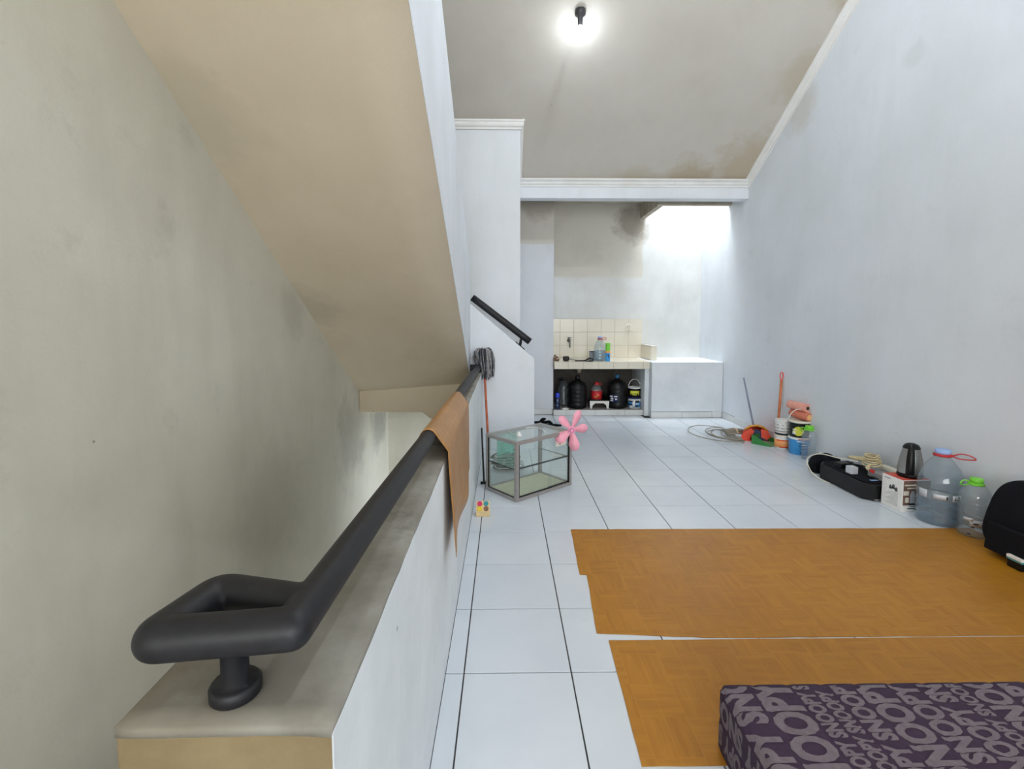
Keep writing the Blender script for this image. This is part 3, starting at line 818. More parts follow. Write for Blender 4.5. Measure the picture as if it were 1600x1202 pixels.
g = G(); g.tube(smooth_path([(-0.07, 0, 0.008), (-0.03, 0.02, 0.03), (0.01, 0.02, 0.045), (0.05, 0.01, 0.02), (0.02, -0.03, 0.008), (-0.05, -0.03, 0.008)]), 0.008, 8); g.make('loop', 'black_plastic', t)

# ================================================================== HANDRAILS
R = 0.0282
rail = thing('handrail', 'thick black handrail on top of the half wall, looped back at the near end', 'handrail', (0, 0, 0))
A = Vector((-0.288, 0.632, 0.900)); Bp = Vector((-0.250, 4.72, 0.8426))
AB = (Bp - A).normalized(); A2 = A + AB * 1.35
g = G(); g.tube([A2.lerp(Bp, k / 24) for k in range(25)], R, 24); g.make('tube', 'black_rail_paint', rail)
n0, n1_, n2, n3 = A, Vector((-0.458, 0.610, 0.901)), Vector((-0.440, 0.728, 0.897)), A + AB * 0.055
def fillet(a, b, c, r, k=8):
    u = (a - b).normalized(); v = (c - b).normalized(); ang_ = u.angle(v); d = r / math.tan(ang_ / 2)
    p, q = b + u * d, b + v * d
    return [(1 - i / k) ** 2 * p + 2 * (i / k) * (1 - i / k) * b + (i / k) ** 2 * q for i in range(k + 1)]
g = G(); g.tube([A, A + AB * 0.2, A2 + AB * 0.001], R, 32)
g.tube([n0] + fillet(n0, n1_, n2, 0.008) + fillet(n1_, n2, n3, 0.022) + [n3], R, 32)
b = bmesh.new(); bmesh.ops.create_uvsphere(b, u_segments=32, v_segments=16, radius=R); mp = {v: g.bm.verts.new(v.co + A) for v in b.verts}
for f in b.faces: g._f([mp[v] for v in f.verts], True)
o = g.make('loop_end', 'black_rail_paint', rail)
md = o.modifiers.new('join', 'REMESH'); md.mode = 'VOXEL'; md.voxel_size = 0.0035; md.use_smooth_shade = True
md = o.modifiers.new('soft', 'SMOOTH'); md.factor = 0.5; md.iterations = 6
fp = Vector((-0.372, 0.640, 0.80))
G().lathe([(0, 0.0015), (0.031, 0.0015), (0.033, 0.004), (0.033, 0.017), (0.029, 0.022), (0.018, 0.023), (0.017, 0.082), (0.0, 0.082)], 28, fp).make('post_flange', 'black_rail_paint', rail)
for yb in (3.05, ):
    q = A.lerp(Bp, (yb - A.y) / (Bp.y - A.y))
    g = G(); g.tube([(q.x, yb, q.z - .01), (q.x + 0.0, yb, 0.806)], 0.010, 12); g.lathe([(0, 0.0015), (0.024, 0.0015), (0.024, 0.008), (0, 0.010)], 20, (q.x, yb, 0.80)); g.make('bracket', 'black_rail_paint', rail)
G().box((-0.335, 4.70, 0.802), (-0.224, 4.796, 0.86), bev=0.004).make('end_block', 'black_rail_paint', rail)  # solid dark block at the far end of the rail

t = thing('stair_handrail', 'short sloping black handrail above the low wall beside the steps', 'handrail', (0, 0, 0))
a = atY(738, 465, YB + 0.055); b = atY(828, 534, YB + 0.055)
g = G(); g.tube([a.lerp(b, k / 8) for k in range(9)], 0.034, 20); g.make('tube', 'black_rail_paint', t)
q = a.lerp(b, 0.86); q0 = Vector((q.x - 0.02, q.y, 0.915 + (0.297 - q.x + .02) * 0.852))
g = G(); g.tube([q, q0 + Vector((0, 0, .002))], 0.014, 12); g.make('bracket', 'black_rail_paint', t)
g = G(); g.prism([(q0.x - .045, q0.z + .0385), (q0.x + .045, q0.z - .0385), (q0.x + .049, q0.z - .030), (q0.x - .041, q0.z + .047)], 'y', YB + .025, YB + .085); g.make('bracket_plate', 'black_rail_paint', t)

# ================================================================== VINYL SHEET OVER THE RAIL
def railz(y): return A.z + (Bp.z - A.z) * (y - A.y) / (Bp.y - A.y)
def railx(y): return A.x + (Bp.x - A.x) * (y - A.y) / (Bp.y - A.y)
g = G(); ns, nt = 34, 30; rows = []
for j in range(nt + 1):
    v = j / nt; y0_ = 1.74 + 1.0 * v
    cx_, cz_ = railx(y0_), railz(y0_); rr = R + 0.003
    path = []
    # left overhang up, over the tube, then out and straight down the wall
    for k in range(5): path.append((cx_ - rr - 0.010 * (1 - k / 5), cz_ - 0.045 * (1 - k / 5)))
    for k in range(9): a_ = PI - (PI * 0.72) * k / 8; path.append((cx_ + rr * math.cos(a_), cz_ + rr * math.sin(a_)))
    ex = HW1 + 0.017
    x0_, z0_ = path[-1]; zk = 0.835
    for k in range(1, 6): s_ = k / 5; path.append((x0_ + (ex - x0_) * s_, z0_ + (zk - z0_) * s_ ** 1.0))
    zb = 0.425 + 0.012 * math.sin(7 * v) + 0.02 * (v < .06)
    for k in range(1, 16): s_ = k / 15; path.append((ex + 0.010 * math.sin(3 * v * PI + 2 * s_) * s_ + 0.006 * s_ + 0.012 * s_ * (1 - v), zk + (zb - zk) * s_))
    row = []
    for k, (xx, zz) in enumerate(path):
        s_ = max(0, (k - 18)) / 15
        yy = y0_ + s_ * (0.10 * v - 0.02) + 0.012 * math.sin(5 * s_ * PI) * (v > 0.9) * s_
        row.append(g.bm.verts.new((xx, yy, zz)))
    rows.append(row)
for j in range(nt):
    for k in range(len(rows[0]) - 1): g._f([rows[j][k], rows[j][k + 1], rows[j + 1][k + 1], rows[j + 1][k]], True)
o = g.make('vinyl_offcut', 'wood_print_vinyl_pale', None, solid=0.002, offset=0.0)
tag(o, 'wood print vinyl offcut draped over the black handrail and down the half wall', 'vinyl sheet')

# ================================================================== MATS AND MATTRESS
def mat_piece(pts, z, label, wav=0.004):
    g = G(); out = []
    for i in range(len(pts)):
        a = Vector(pts[i]); b = Vector(pts[(i + 1) % len(pts)]); L = (b - a).length; k = max(1, int(L / 0.06))
        for q in range(k):
            p = a.lerp(b, q / k)
            if q: p += Vector((random.uniform(-wav, wav), random.uniform(-wav, wav))) * .5
            out.append((p.x, p.y))
    g.prism(out, 'z', z, z + 0.002)
    o = g.make('vinyl_mat', 'wood_print_vinyl'); tag(o, label, 'floor mat', 'wood print vinyl mats on the floor'); return o
random.seed(11)
XRM = 2.90
mat_piece([(0.412, 2.935), (0.386, 2.40), (0.42, 2.395), (0.385, 1.932), (0.84, 1.896), (2.93, 1.888), (2.93, 2.40), (2.925, 2.915)], 0.0008, 'wood print vinyl mat nearer the kitchen, reaching to the backpack')
mat_piece([(0.425, 1.886), (0.403, 1.325), (2.94, 1.325), (2.94, 1.884)], 0.0008, 'wood print vinyl mat lying partly under the purple mattress', 0.002)
plain('paper_scrap', srgb(240, 240, 240), 0.7)

# mattress: cross section with shallow quilting channels; lettering is wrapped along the same section
MX0, MX1, MY0, MY1, MZ0, MH = 0.655, 2.45, -0.55, 1.396, 0.003, 0.20
RC = 0.022; CH = 0.105
def section(s):
    """s = distance measured from the top-left corner: s<0 down the side, s>0 across the top -> (x, z, nx, nz)"""
    top = MZ0 + MH
    if s > RC: x, z, nx_, nz_ = MX0 + s, top, 0, 1
    elif s < -RC: x, z, nx_, nz_ = MX0, top + s, -1, 0
    else:
        a_ = (s + RC) / (2 * RC) * PI / 2; x, z, nx_, nz_ = MX0 + RC - RC * math.cos(a_), top - RC + RC * math.sin(a_), -math.cos(a_), math.sin(a_)
    ph = abs(((s / CH) % 1.0) - 0.5) * 2; q = -0.0035 * (ph ** 6)
    if s > MX1 - MX0 - 0.03: q = -0.01
    return x + nx_ * q, z + nz_ * q
t = thing('mattress', 'dark purple mattress printed with grey block lettering, near right corner', 'mattress', (0, 0, 0))
g = G(); ss = []; s = -MH + 0.004
while s < MX1 - MX0: ss.append(s); s += 0.0075
rows = []
for y in [MY0, MY0 + .012] + [MY0 + 0.03 + (MY1 - MY0 - 0.06) * k / 20 for k in range(21)] + [MY1 - .012, MY1 - .003, MY1]:
    e = 0.014 if y in (MY0, MY1) else (0.004 if y in (MY0 + .012, MY1 - .012, MY1 - .003) else 0)
    row = [g.bm.verts.new((MX0 + e, y, MZ0 + 0.002))]
    for s in ss:
        x, z = section(s); row.append(g.bm.verts.new((x + (e if s < 0 else 0), y, z - (e if s > -RC else 0))))
    row.append(g.bm.verts.new((MX1, y, MZ0 + 0.002))); rows.append(row)
for a_, b_ in zip(rows, rows[1:]):
    for k in range(len(a_) - 1): g._f([a_[k], a_[k + 1], b_[k + 1], b_[k]], True)
    g._f([a_[-1], a_[0], b_[0], b_[-1]])
g._f(rows[0]); g._f(rows[-1][::-1])
g.make('body', 'mattress_purple', t)
# lettering
random.seed(21)
me = text_mesh('SNOOPY', 1.0, 0, 0.05)
xs_ = [v.co.x for v in me.vertices]; ys_ = [v.co.y for v in me.vertices]
tw, th = max(xs_) - min(xs_), max(ys_) - min(ys_); tcx, tcy = (max(xs_) + min(xs_)) / 2, (max(ys_) + min(ys_)) / 2
bmL = bmesh.new(); s = -MH + 0.022
while s < MX1 - MX0 - 0.06:
    hgt = random.choice((0.05, 0.065, 0.08, 0.10, 0.12)); 
    L = hgt * random.uniform(2.9, 3.7); y = 0.55 + random.uniform(-0.2, 0.1)
    while y < MY1 - 0.03:
        b = bmesh.new(); b.from_mesh(me)
        for v in b.verts:
            u = (v.co.x - tcx) / tw; q = (v.co.y - tcy) / th
            v.co = Vector((s + hgt / 2 - q * hgt, y + L / 2 + u * L, 0))
        if True:
            geom = b.verts[:] + b.edges[:] + b.faces[:]
            bmesh.ops.bisect_plane(b, geom=geom, plane_co=(0, MY1 - 0.016, 0), plane_no=(0, 1, 0), clear_outer=True)
            k = math.floor(s / 0.0105)
            while k * 0.0105 < s + hgt:
                geom = b.verts[:] + b.edges[:] + b.faces[:]; bmesh.ops.bisect_plane(b, geom=geom, plane_co=(k * 0.0105, 0, 0), plane_no=(1, 0, 0)); k += 1
        mp = {v: bmL.verts.new(v.co) for v in b.verts}
        for f in b.faces:
            try: bmL.faces.new([mp[v] for v in f.verts])
            except ValueError: pass
        b.free(); y += L + hgt * 0.16
    s += hgt + 0.007
for v in bmL.verts:
    sv, yv = v.co.x, v.co.y; x, z = section(sv); x2, z2 = section(sv + 0.0005); d = Vector((x2 - x, z2 - z)).normalized()
    v.co = Vector((x - d.y * 0.0012, yv, z + d.x * 0.0012))
g = G(); g.bm.free(); g.bm = bmL
for f in g.bm.faces: f.smooth = True
o = g.make('printed_lettering', 'mattress_grey', t); o['kind'] = 'stuff'

# ================================================================== GLASS CASE
P0 = Vector((0.084, 3.382)); ang = math.atan2(0.366, 0.445)
W_, D_, H_ = 0.578, 0.362, 0.44
case = thing('display_case', 'small aluminium framed glass display case beside the half wall', 'display case', (P0.x, P0.y, 0.0), ang)
fr = 0.026
def cb_(a, b, name, mat='aluminium', bev=0.0025): return G().box(a, b, bev=bev).make(name, mat, case)
for x in (0, W_ - fr):
    for y in (0, D_ - fr): cb_((x, y, 0.001), (x + fr, y + fr, H_), 'corner_post')
for z in (0.001, H_ - fr):
    for y in (0, D_ - fr): cb_((fr, y, z), (W_ - fr, y + fr, z + fr - .001), 'frame_rail')
    for x in (0, W_ - fr): cb_((x, fr, z), (x + fr, D_ - fr, z + fr - .001), 'frame_rail')
cb_((0.012, 0.012, 0.012), (W_ - .012, D_ - .012, 0.020), 'base_board', 'board_cream', 0)
cb_((0.010, 0.010, H_ - 0.004), (W_ - .010, D_ - .010, H_ + .001), 'top_pane', 'clear_glass', 0)
cb_((0.011, fr, fr), (0.015, D_ - fr, H_ - fr), 'side_pane', 'clear_glass', 0)
cb_((W_ - .015, fr, fr), (W_ - .011, D_ - fr, H_ - fr), 'side_pane', 'clear_glass', 0)
cb_((fr, D_ - .012, fr), (W_ - fr, D_ - .008, H_ - fr), 'back_pane', 'clear_glass', 0)
cb_((0.10, D_ - .019, 0.240), (0.30, D_ - .015, H_ - fr), 'reflection_pane', 'teal_reflection', 0)  # teal panel stands in for a reflection in the back door glass
cb_((0.016, 0.03, 0.232), (W_ - .016, D_ - .014, 0.237), 'shelf', 'clear_glass', 0)
cb_((0.016, 0.026, 0.226), (W_ - .016, 0.030, 0.238), 'shelf_edge', 'black_plastic', 0)
cb_((0.0155, 0.03, 0.224), (0.020, D_ - .03, 0.231), 'shelf_bracket', 'black_plastic', 0)
cb_((W_ - .020, 0.03, 0.224), (W_ - .0155, D_ - .03, 0.231), 'shelf_bracket', 'black_plastic', 0)
d1 = cb_((fr, 0.006, 0.034), (0.36, 0.010, H_ - fr), 'sliding_door', 'clear_glass', 0)
G().box((fr, 0.004, 0.029), (0.36, 0.012, 0.036)).make('door_rail', 'black_plastic', d1)
d2 = cb_((0.33, 0.014, 0.034), (W_ - fr, 0.018, H_ - fr), 'sliding_door', 'clear_glass', 0)
G().box((0.33, 0.012, 0.029), (W_ - fr, 0.020, 0.036)).make('door_rail', 'black_plastic', d2)
cb_((fr, 0.002, 0.026), (fr + .006, 0.012, H_ - fr), 'seal', 'black_plastic', 0)
cb_((W_ - fr - .008, 0.002, 0.026), (W_ - fr, 0.012, H_ - fr), 'seal', 'black_plastic', 0)
cb_((0.002, D_ - fr - .006, 0.026), (0.010, D_ - fr, H_ - fr), 'seal', 'black_plastic', 0)
cb_((0.003, fr, 0.026), (0.010, D_ - fr, 0.031), 'seal', 'black_plastic', 0)
stk = cb_((0.41, 0.0105, 0.335), (0.52, 0.0135, 0.405), 'sticker', 'cream_plastic', 0); stk['label'] = 'small cream sticker with dark marks'
g = G(); g.box((0.445, 0.0095, 0.345), (0.452, 0.0105, 0.375)); g.box((0.452, 0.0095, 0.345), (0.46, 0.0105, 0.351)); g.box((0.49, 0.0095, 0.36), (0.498, 0.0105, 0.368)); o = g.make('mark', 'ink_dark', stk); o['kind'] = 'stuff'

def case_pt(x, y, z=0): return Vector((P0.x + x * math.cos(ang) - y * math.sin(ang), P0.y + x * math.sin(ang) + y * math.cos(ang), z))
# white cord and hook on the case top
p = case_pt(0.11, 0.10)
t = thing('power_lead', 'thin white cord with a small plug on the glass case top', 'cord', (p.x, p.y, H_ + 0.002), ang)
g = G(); g.tube(smooth_path([(0.02, 0.03, 0.004), (0.03, 0.12, 0.004), (0.05, 0.2, 0.004)]), 0.002, 6); g.tube(smooth_path([(0.22, 0.17, 0.004), (0.28, 0.15, 0.006), (0.29, 0.06, 0.006), (0.24, -0.03, 0.004)]), 0.0035, 8); g.make('cord', 'white_plastic', t)
G().lathe([(0.020, 0), (0.021, 0.006), (0.006, 0.03), (0, 0.032)], 16, (0.02, 0.02, 0.0005)).make('plug', 'white_plastic', t)
# pink fan impeller
hub = atY(893, 672, 3.665)
t = thing('pink_fan', 'pink five bladed toy fan on the right corner of the glass case', 'fan', hub)
tilt = 0.12
fr_m = Matrix.Rotation(PI / 2 - tilt, 4, 'X')
def rot_obj(o): o.matrix_local = fr_m; return o
for k, (tx, ty) in enumerate([(906, 641), (874, 651), (868, 689), (898, 704), (918, 668)]):
    q = atY(tx, ty, 3.665) - hub; a_ = math.atan2(q.z, q.x); L = math.hypot(q.x, q.z)
    g = G(); n_ = 14; up_, lo_ = [], []
    wmax = (0.030, 0.031, 0.042, 0.040, 0.036)[k]
    for i in range(n_ + 1):
        s_ = i / n_; r_ = 0.018 + (L - 0.018) * s_; wd = wmax * (0.30 + 0.70 * min(1, s_ * 1.6)) * (max(0.0, 1 - max(0, (s_ - 0.55) / 0.45) ** 2.2)) ** .5 + 0.001
        for lst, sg in ((up_, 1), (lo_, -1)):
            lst.append(g.bm.verts.new((r_ * math.cos(a_) - sg * wd * math.sin(a_), r_ * math.sin(a_) + sg * wd * math.cos(a_), sg * wd * 0.35 + 0.01)))
    for i in range(n_): g._f([lo_[i], lo_[i + 1], up_[i + 1], up_[i]], True)
    rot_obj(g.make('blade', 'pink_plastic', t, solid=0.0025, offset=0))
rot_obj(G().lathe([(0, 0.034), (0.012, 0.034), (0.014, 0.031), (0.021, 0.030), (0.026, 0.024), (0.027, -0.004), (0, -0.004)], 28).make('hub', 'pink_plastic', t))
rot_obj(G().lathe([(0.0125, 0.033), (0.0125, 0.037), (0.018, 0.037), (0.019, 0.031)], 28).make('hub_ring', 'magenta_plastic', t))
rot_obj(G().lathe([(0, -0.004), (0.018, -0.004), (0.02, -0.012), (0.02, -0.05), (0, -0.052)], 20).make('motor', 'white_plastic', t))
# coiled cable on the floor behind the case and a thin black rod
random.seed(9)
t = thing('wire_coil', 'tangled grey and black wires on the floor behind the display case', 'cable', (0.02, 4.15, 0.0))
for nm, mt, sd in (('grey_wire', 'grey_cable', 1), ('black_wire', 'black_plastic', 2)):
    random.seed(sd); pts = []
    for k in range(46): a_ = k * 0.8; rr = 0.085 + random.uniform(-.03, .03); pts.append((rr * 1.3 * math.cos(a_), rr * 1.15 * math.sin(a_), 0.012 + 0.0022 * k * (1 if sd == 1 else 1.1) + random.uniform(0, .006)))
    g = G(); g.tube(smooth_path(pts, 4), 0.0055, 7); g.make(nm, mt, t)
t = thing('black_rod', 'thin black rod leaning in the gap between half wall and case', 'rod', (0, 0, 0))
G().tube([(-0.165, 3.80, 0.012), (-0.205, 4.30, 0.33)], 0.008, 10).make('rod', 'black_plastic', t)
G().tube([(-0.19, 3.77, 0.012), (-0.13, 3.79, 0.012)], 0.011, 10).make('foot', 'black_plastic', t)

# mop standing head-up in the corner
t = thing('string_mop', 'grey string mop standing head up where half wall meets low wall', 'mop', (0, 0, 0))
hb = Vector((-0.150, 4.56, 0.006)); ht = atY(755.5, 553, 4.70)
g = G(); g.tube([hb.lerp(ht, k / 10) for k in range(11)], 0.011, 12); plain('mop_handle', srgb(176, 84, 44), 0.45, var=0.5, scale=9); g.make('handle', 'mop_handle', t)
hp = ht
G().lathe([(0, -0.02), (0.02, -0.02), (0.03, -0.006), (0.062, 0.0), (0.062, 0.012), (0.03, 0.02), (0, 0.022)], 28, hp).make('mop_plate', 'mop_blue', t)
random.seed(4)
for nm, mt, cnt in (('light_yarn', 'yarn_grey', 80), ('dark_yarn', 'yarn_dark', 66)):
    g = G()
    for k in range(cnt):
        a_ = random.uniform(0, 2 * PI); L = random.uniform(0.10, 0.25); rr = random.uniform(0.055, 0.098)
        d = Vector((math.cos(a_), math.sin(a_), 0))
        def cl(v): v = Vector(v); v.y = min(v.y, YB - 0.008); v.x = max(v.x, FX + 0.02 if v.z > 0.88 else HW1 + 0.008); return v
        p0 = hp + d * 0.02 + Vector((0, 0, 0.02)); p1 = hp + d * rr * 0.7 + Vector((0, 0, 0.045 + random.uniform(-.012, .012))); p2 = hp + d * rr + Vector((0, 0, 0.0)); p3 = hp + d * (rr * 1.05) + Vector((random.uniform(-.015, .015), random.uniform(-.01, .01), -L * 0.6)); p4 = hp + d * (rr * 0.95) + Vector((random.uniform(-.02, .02), 0, -L))
        g.tube(smooth_path([cl(v) for v in (p0, p1, p2, p3, p4)], 3), 0.0042, 5)
    o = g.make(nm, mt, t); o['kind'] = 'stuff'

# wooden four-well toy
p = atZ(754.5, 808)
t = thing('colour_block', 'small wooden block with four coloured round wells beside the half wall', 'wooden block', (p.x, p.y, 0.0005), 0.03)
g = G(); g.prism([(0, 0), (0.062, 0), (0.062, 0.085), (0.046, 0.09), (0, 0.036)], 'x', -0.046, 0.046); g.make('body', 'light_wood', t, bevel=0.003)
u_ = Vector((0, 0.046, 0.054)).normalized(); n_ = Vector((0, -0.054, 0.046)).normalized()
plain('well_pink', srgb(206, 40, 96), 0.4); plain('well_teal', srgb(40, 140, 150), 0.4); plain('well_yellow', srgb(222, 190, 40), 0.4); plain('well_brown', srgb(130, 92, 70), 0.5)
for (dx, dv, mt) in ((-0.021, 0.053, 'well_pink'), (0.021, 0.053, 'well_teal'), (-0.021, 0.019, 'well_yellow'), (0.021, 0.019, 'well_brown')):
    c_ = Vector((dx, 0, 0.036)) + u_ * dv + n_ * 0.0005
    g = G(); g.lathe([(0.0, -0.0), (0.010, 0.001), (0.0145, 0.003), (0.0165, 0.003), (0.017, 0.0)], 22); o = g.make('well', mt, t)
    mm = Matrix((Vector((1, 0, 0)), u_, n_)).transposed().to_4x4(); mm.translation = c_; o.matrix_local = mm
# sandals
for k, (px, py, rz, lb) in enumerate(((845, 661, 0.15, 'dark sandal lying behind the glass case, the left of two'), (862, 665.5, 2.9, 'dark sandal lying behind the glass case, the right of two'))):
    p = atZ(px, py); t = thing('sandal', lb, 'sandal', (p.x, p.y, 0.0005), rz, 'dark sandals by the column')
    g = G(); out = [(0.12 * math.cos(a), 0.042 * math.sin(a) * (1 + 0.18 * math.cos(a))) for a in [2 * PI * i / 24 for i in range(24)]]
    g.prism(out, 'z', 0, 0.018); g.make('sole', 'black_fabric', t, bevel=0.003)
    g = G(); g.tube(smooth_path([(0.0, 0.040, 0.014), (0.03, 0.03, 0.045), (0.055, 0.0, 0.05), (0.03, -0.03, 0.045), (0.0, -0.040, 0.014)]), 0.012, 8); g.make('strap', 'black_fabric', t)

# ================================================================== RIGHT WALL CLUSTER, FAR
# coiled cable
random.seed(15)
c0 = atZ(1128, 682)
t = thing('extension_cable', 'loosely coiled grey beige cable on the tiles by the right wall', 'cable', (c0.x, c0.y, 0.0))
pts = []
for k in range(84):
    a_ = k * 0.45; tt = k / 84
    rr = (0.20 + 0.06 * math.sin(k * 0.13)) * (1.0 if k < 60 else 1.25)
    ox = 0.10 + 0.12 * math.sin(k * 0.075)
    xx = min(ox + 0.04 + rr * math.cos(a_) * 1.1, 2.53 - c0.x + 0.02 * math.sin(k)); pts.append((xx, rr * math.sin(a_) * 1.25 + 0.05 * math.cos(k * .11), 0.006 + 0.0055 * (k // 14)))
g = G(); g.tube(smooth_path(pts, 5), 0.0055, 7); g.make('cable', 'grey_cable', t)
g = G(); random.seed(2)
for k in range(14):
    oy, oz = random.uniform(-.035, .035), random.uniform(0.03, 0.07)
    g.tube(smooth_path([(0.04, oy, oz), (0.14, oy * 1.3, oz + .008), (0.26, oy * .9, oz)], 4), 0.008, 7)
g.make('tied_bundle', 'grey_cable', t)
G().tube([(0.15, -0.06, 0.05), (0.15, -0.02, 0.085), (0.15, 0.03, 0.085), (0.15, 0.06, 0.05)], 0.008, 8).make('tie', 'beige_cable', t)
# long handled dustpan (orange hood)
t = thing('lobby_dustpan', 'orange red hooded dustpan with long grey handle leaning on the right wall', 'dustpan', (2.735, 5.19, 0.0005), -0.35)
g = G(); wd = 0.135
arch = [(-wd, 0.0), (-wd * 0.98, 0.05), (-wd * 0.8, 0.105), (-wd * 0.45, 0.145), (0, 0.158), (wd * 0.45, 0.145), (wd * 0.8, 0.105), (wd * 0.98, 0.05), (wd, 0.0)]
rows = []
for y, sc in ((-0.09, 1.0), (-0.03, 1.02), (0.05, 0.92), (0.12, 0.62)): rows.append([g.bm.verts.new((a * sc, y, b * sc)) for a, b in arch])
for A_, B_ in zip(rows, rows[1:]):
    for i in range(len(arch) - 1): g._f([A_[i], A_[i + 1], B_[i + 1], B_[i]], True)
g._f(rows[-1]); g.make('hood', 'red_orange_plastic', t, solid=0.004)
g = G(); g.tube([(a * 1.02, -0.088, b * 1.02 + .004) for a, b in arch[2:7]], 0.012, 8); g.make('rim', 'ochre_plastic', t)
g = G(); g.prism([(-wd * 1.25, 0.0), (-wd * 0.5, 0.0), (-wd * 0.15, 0.105), (-wd * 0.45, 0.135), (-wd * 0.9, 0.085)], 'y', -0.112, -0.100); g.make('front_flap', 'red_orange_plastic', t)
g = G(); g.prism([(wd * 0.35, 0.045), (wd * 0.75, 0.02), (wd * 1.05, 0.055), (wd * 0.8, 0.115), (wd * 0.3, 0.135)], 'y', -0.112, -0.100); g.make('front_flap', 'red_orange_plastic', t)
g = G(); g.prism([(-wd * .9, 0.004), (wd * .9, 0.004), (wd * .6, 0.09), (0, 0.125), (-wd * .6, 0.09)], 'y', -0.095, -0.085); g.make('inner_flap', 'navy_plastic', t)
g = G(); g.prism([(-wd, -0.13), (-wd * 0.3, -0.14), (-wd * 0.3, -0.02), (-wd, -0.02)], 'z', 0.001, 0.006); g.prism([(-wd * .3, -0.12), (wd, -0.11), (wd, -0.02), (-wd * .3, -0.02)], 'z', 0.001, 0.006); g.make('lip', 'red_orange_plastic', t)
tp = atY(1162, 591, 5.62)
ml = (Matrix.Translation((2.735, 5.19, 0)) @ Matrix.Rotation(-0.35, 4, 'Z')).inverted() @ tp
g = G(); g.tube([Vector((-0.02, -0.01, 0.150)), ml], 0.0105, 12); g.make('handle', 'grey_tube', t)
# green dustpan
gp = atZ(1196, 692)
t = thing('hand_dustpan', 'green plastic hand dustpan on the floor before the orange one', 'dustpan', (gp.x - 0.015, gp.y - 0.03, 0.0005), 0.65)
g = G(); g.prism([(-0.115, -0.105), (0.115, -0.105), (0.10, 0.09), (-0.10, 0.09)], 'z', 0.0, 0.004); plain('green_plastic_pale', srgb(104, 150, 104), 0.45); g.make('tray', 'green_plastic_pale', t)
g = G(); g.prism([(-0.105, 0.0), (0.09, 0.0), (0.095, 0.085), (0.06, 0.085), (-0.105, 0.008)], 'x', -0.113, -0.108); g.prism([(-0.105, 0.0), (0.09, 0.0), (0.095, 0.085), (0.06, 0.085), (-0.105, 0.008)], 'x', 0.108, 0.113); g.box((-0.11, 0.09, 0.0), (0.11, 0.095, 0.085)); g.make('side_walls', 'green_plastic', t)
g = G(); g.prism([(-0.018, 0.095), (0.018, 0.095), (0.014, 0.14), (-0.014, 0.14)], 'z', 0.055, 0.068); g.make('handle', 'green_plastic', t)
# orange stick with loop
t = thing('broom_stick', 'upright orange wooden stick with a hanging loop by the right wall', 'stick', (0, 0, 0))
a = Vector((2.862, 4.985, 0.004)); b = atY(1221, 594, 5.0)
G().tube([a.lerp(b, k / 6) for k in range(7)], 0.0125, 12).make('shaft', 'wood_orange', t)
g = G(); bb = b; g.tube(smooth_path([bb + Vector((0, 0, -.01)), bb + Vector((-.014, 0, .03)), bb + Vector((-.014, 0, .065)), bb + Vector((0, 0, .08)), bb + Vector((.014, 0, .065)), bb + Vector((.014, 0, .03)), bb + Vector((0, 0, -.008))]), 0.005, 8); g.make('loop', 'red_orange_plastic', t)
# tubs and buckets
bx, by = atY(1226, 690, 4.76).x, 4.80
fc = CAMDIR(bx, by)
t = bucket('plastic_tub', 'small white tub with orange label, bottom of the left pile', bx, by, 0.0005, 0.073, 0.145, 'white_plastic', 'cream_plastic')
band(t, 'label', 'label_orange', 0.0728, 0.02, 0.10, fc - 1.5, fc + 1.5); strokes(t, 'label_print', 'red_orange_plastic', 0.0745, [(0.3, 0.088, 0.9, 0.01), (-0.2, 0.088, 0.5, 0.01), (0.2, 0.02, 0.5, 0.01)], fc)
t = bucket('plastic_tub', 'white tub with thin black stripes stacked on the orange label tub', bx, by, 0.147, 0.072, 0.15, 'white_plastic', 'white_plastic')
strokes(t, 'stripes', 'ink_dark', 0.0735, [(0, z, 1.45, 0.005) for z in (0.035, 0.065, 0.098)], fc)
band(t, 'base_band', 'black_plastic', 0.0715, 0.001, 0.018)
bx2, by2 = atY(1251, 690, 4.62).x - 0.012, 4.62; fc2 = CAMDIR(bx2, by2)
t = bucket('paint_bucket', 'light blue bucket with white rim on the floor, bottom of the right pile', bx2, by2, 0.0005, 0.094, 0.168, 'label_blue', 'white_plastic')
strokes(t, 'label_print', 'ink_dark', 0.095, [(0.35, 0.11, 0.35, 0.006), (0.35, 0.085, 0.4, 0.006), (0.4, 0.06, 0.3, 0.005), (0.2, 0.02, 0.08, 0.012)], fc2)
strokes(t, 'label_print', 'paper_white', 0.0955, [(0.1, 0.128, 0.35, 0.008), (0.45, 0.098, 0.2, 0.006)], fc2)
band(t, 'red_stripe', 'paper_red', 0.0995, 0.150, 0.158, fc2 - 0.1, fc2 + 1.0)
t = bucket('paint_bucket', 'black paint bucket with yellow disc label stacked on the light blue bucket', bx2, by2, 0.170, 0.092, 0.16, 'black_plastic', 'cream_plastic', bail=(fc2 + PI / 2, 0.13, -0.25))
g = G(); k_ = 20; ctr = fc2 - 0.12
cc = g.bm.verts.new((0.0935 * math.cos(ctr), 0.0935 * math.sin(ctr), 0.062)); rg = [g.bm.verts.new((0.0935 * math.cos(ctr + 0.50 * math.cos(2 * PI * i / k_)), 0.0935 * math.sin(ctr + 0.50 * math.cos(2 * PI * i / k_)), 0.062 + 0.045 * math.sin(2 * PI * i / k_))) for i in range(k_)]
for i in range(k_): g._f([cc, rg[i], rg[(i + 1) % k_]])
g.make('label', 'label_yellow', t, solid=0.003, offset=0)
strokes(t, 'label_print', 'ink_dark', 0.0965, [(0.3, 0.03, 0.06, 0.015), (0.1, 0.09, 0.1, 0.005), (0.5, 0.07, .05, .01)], fc2)
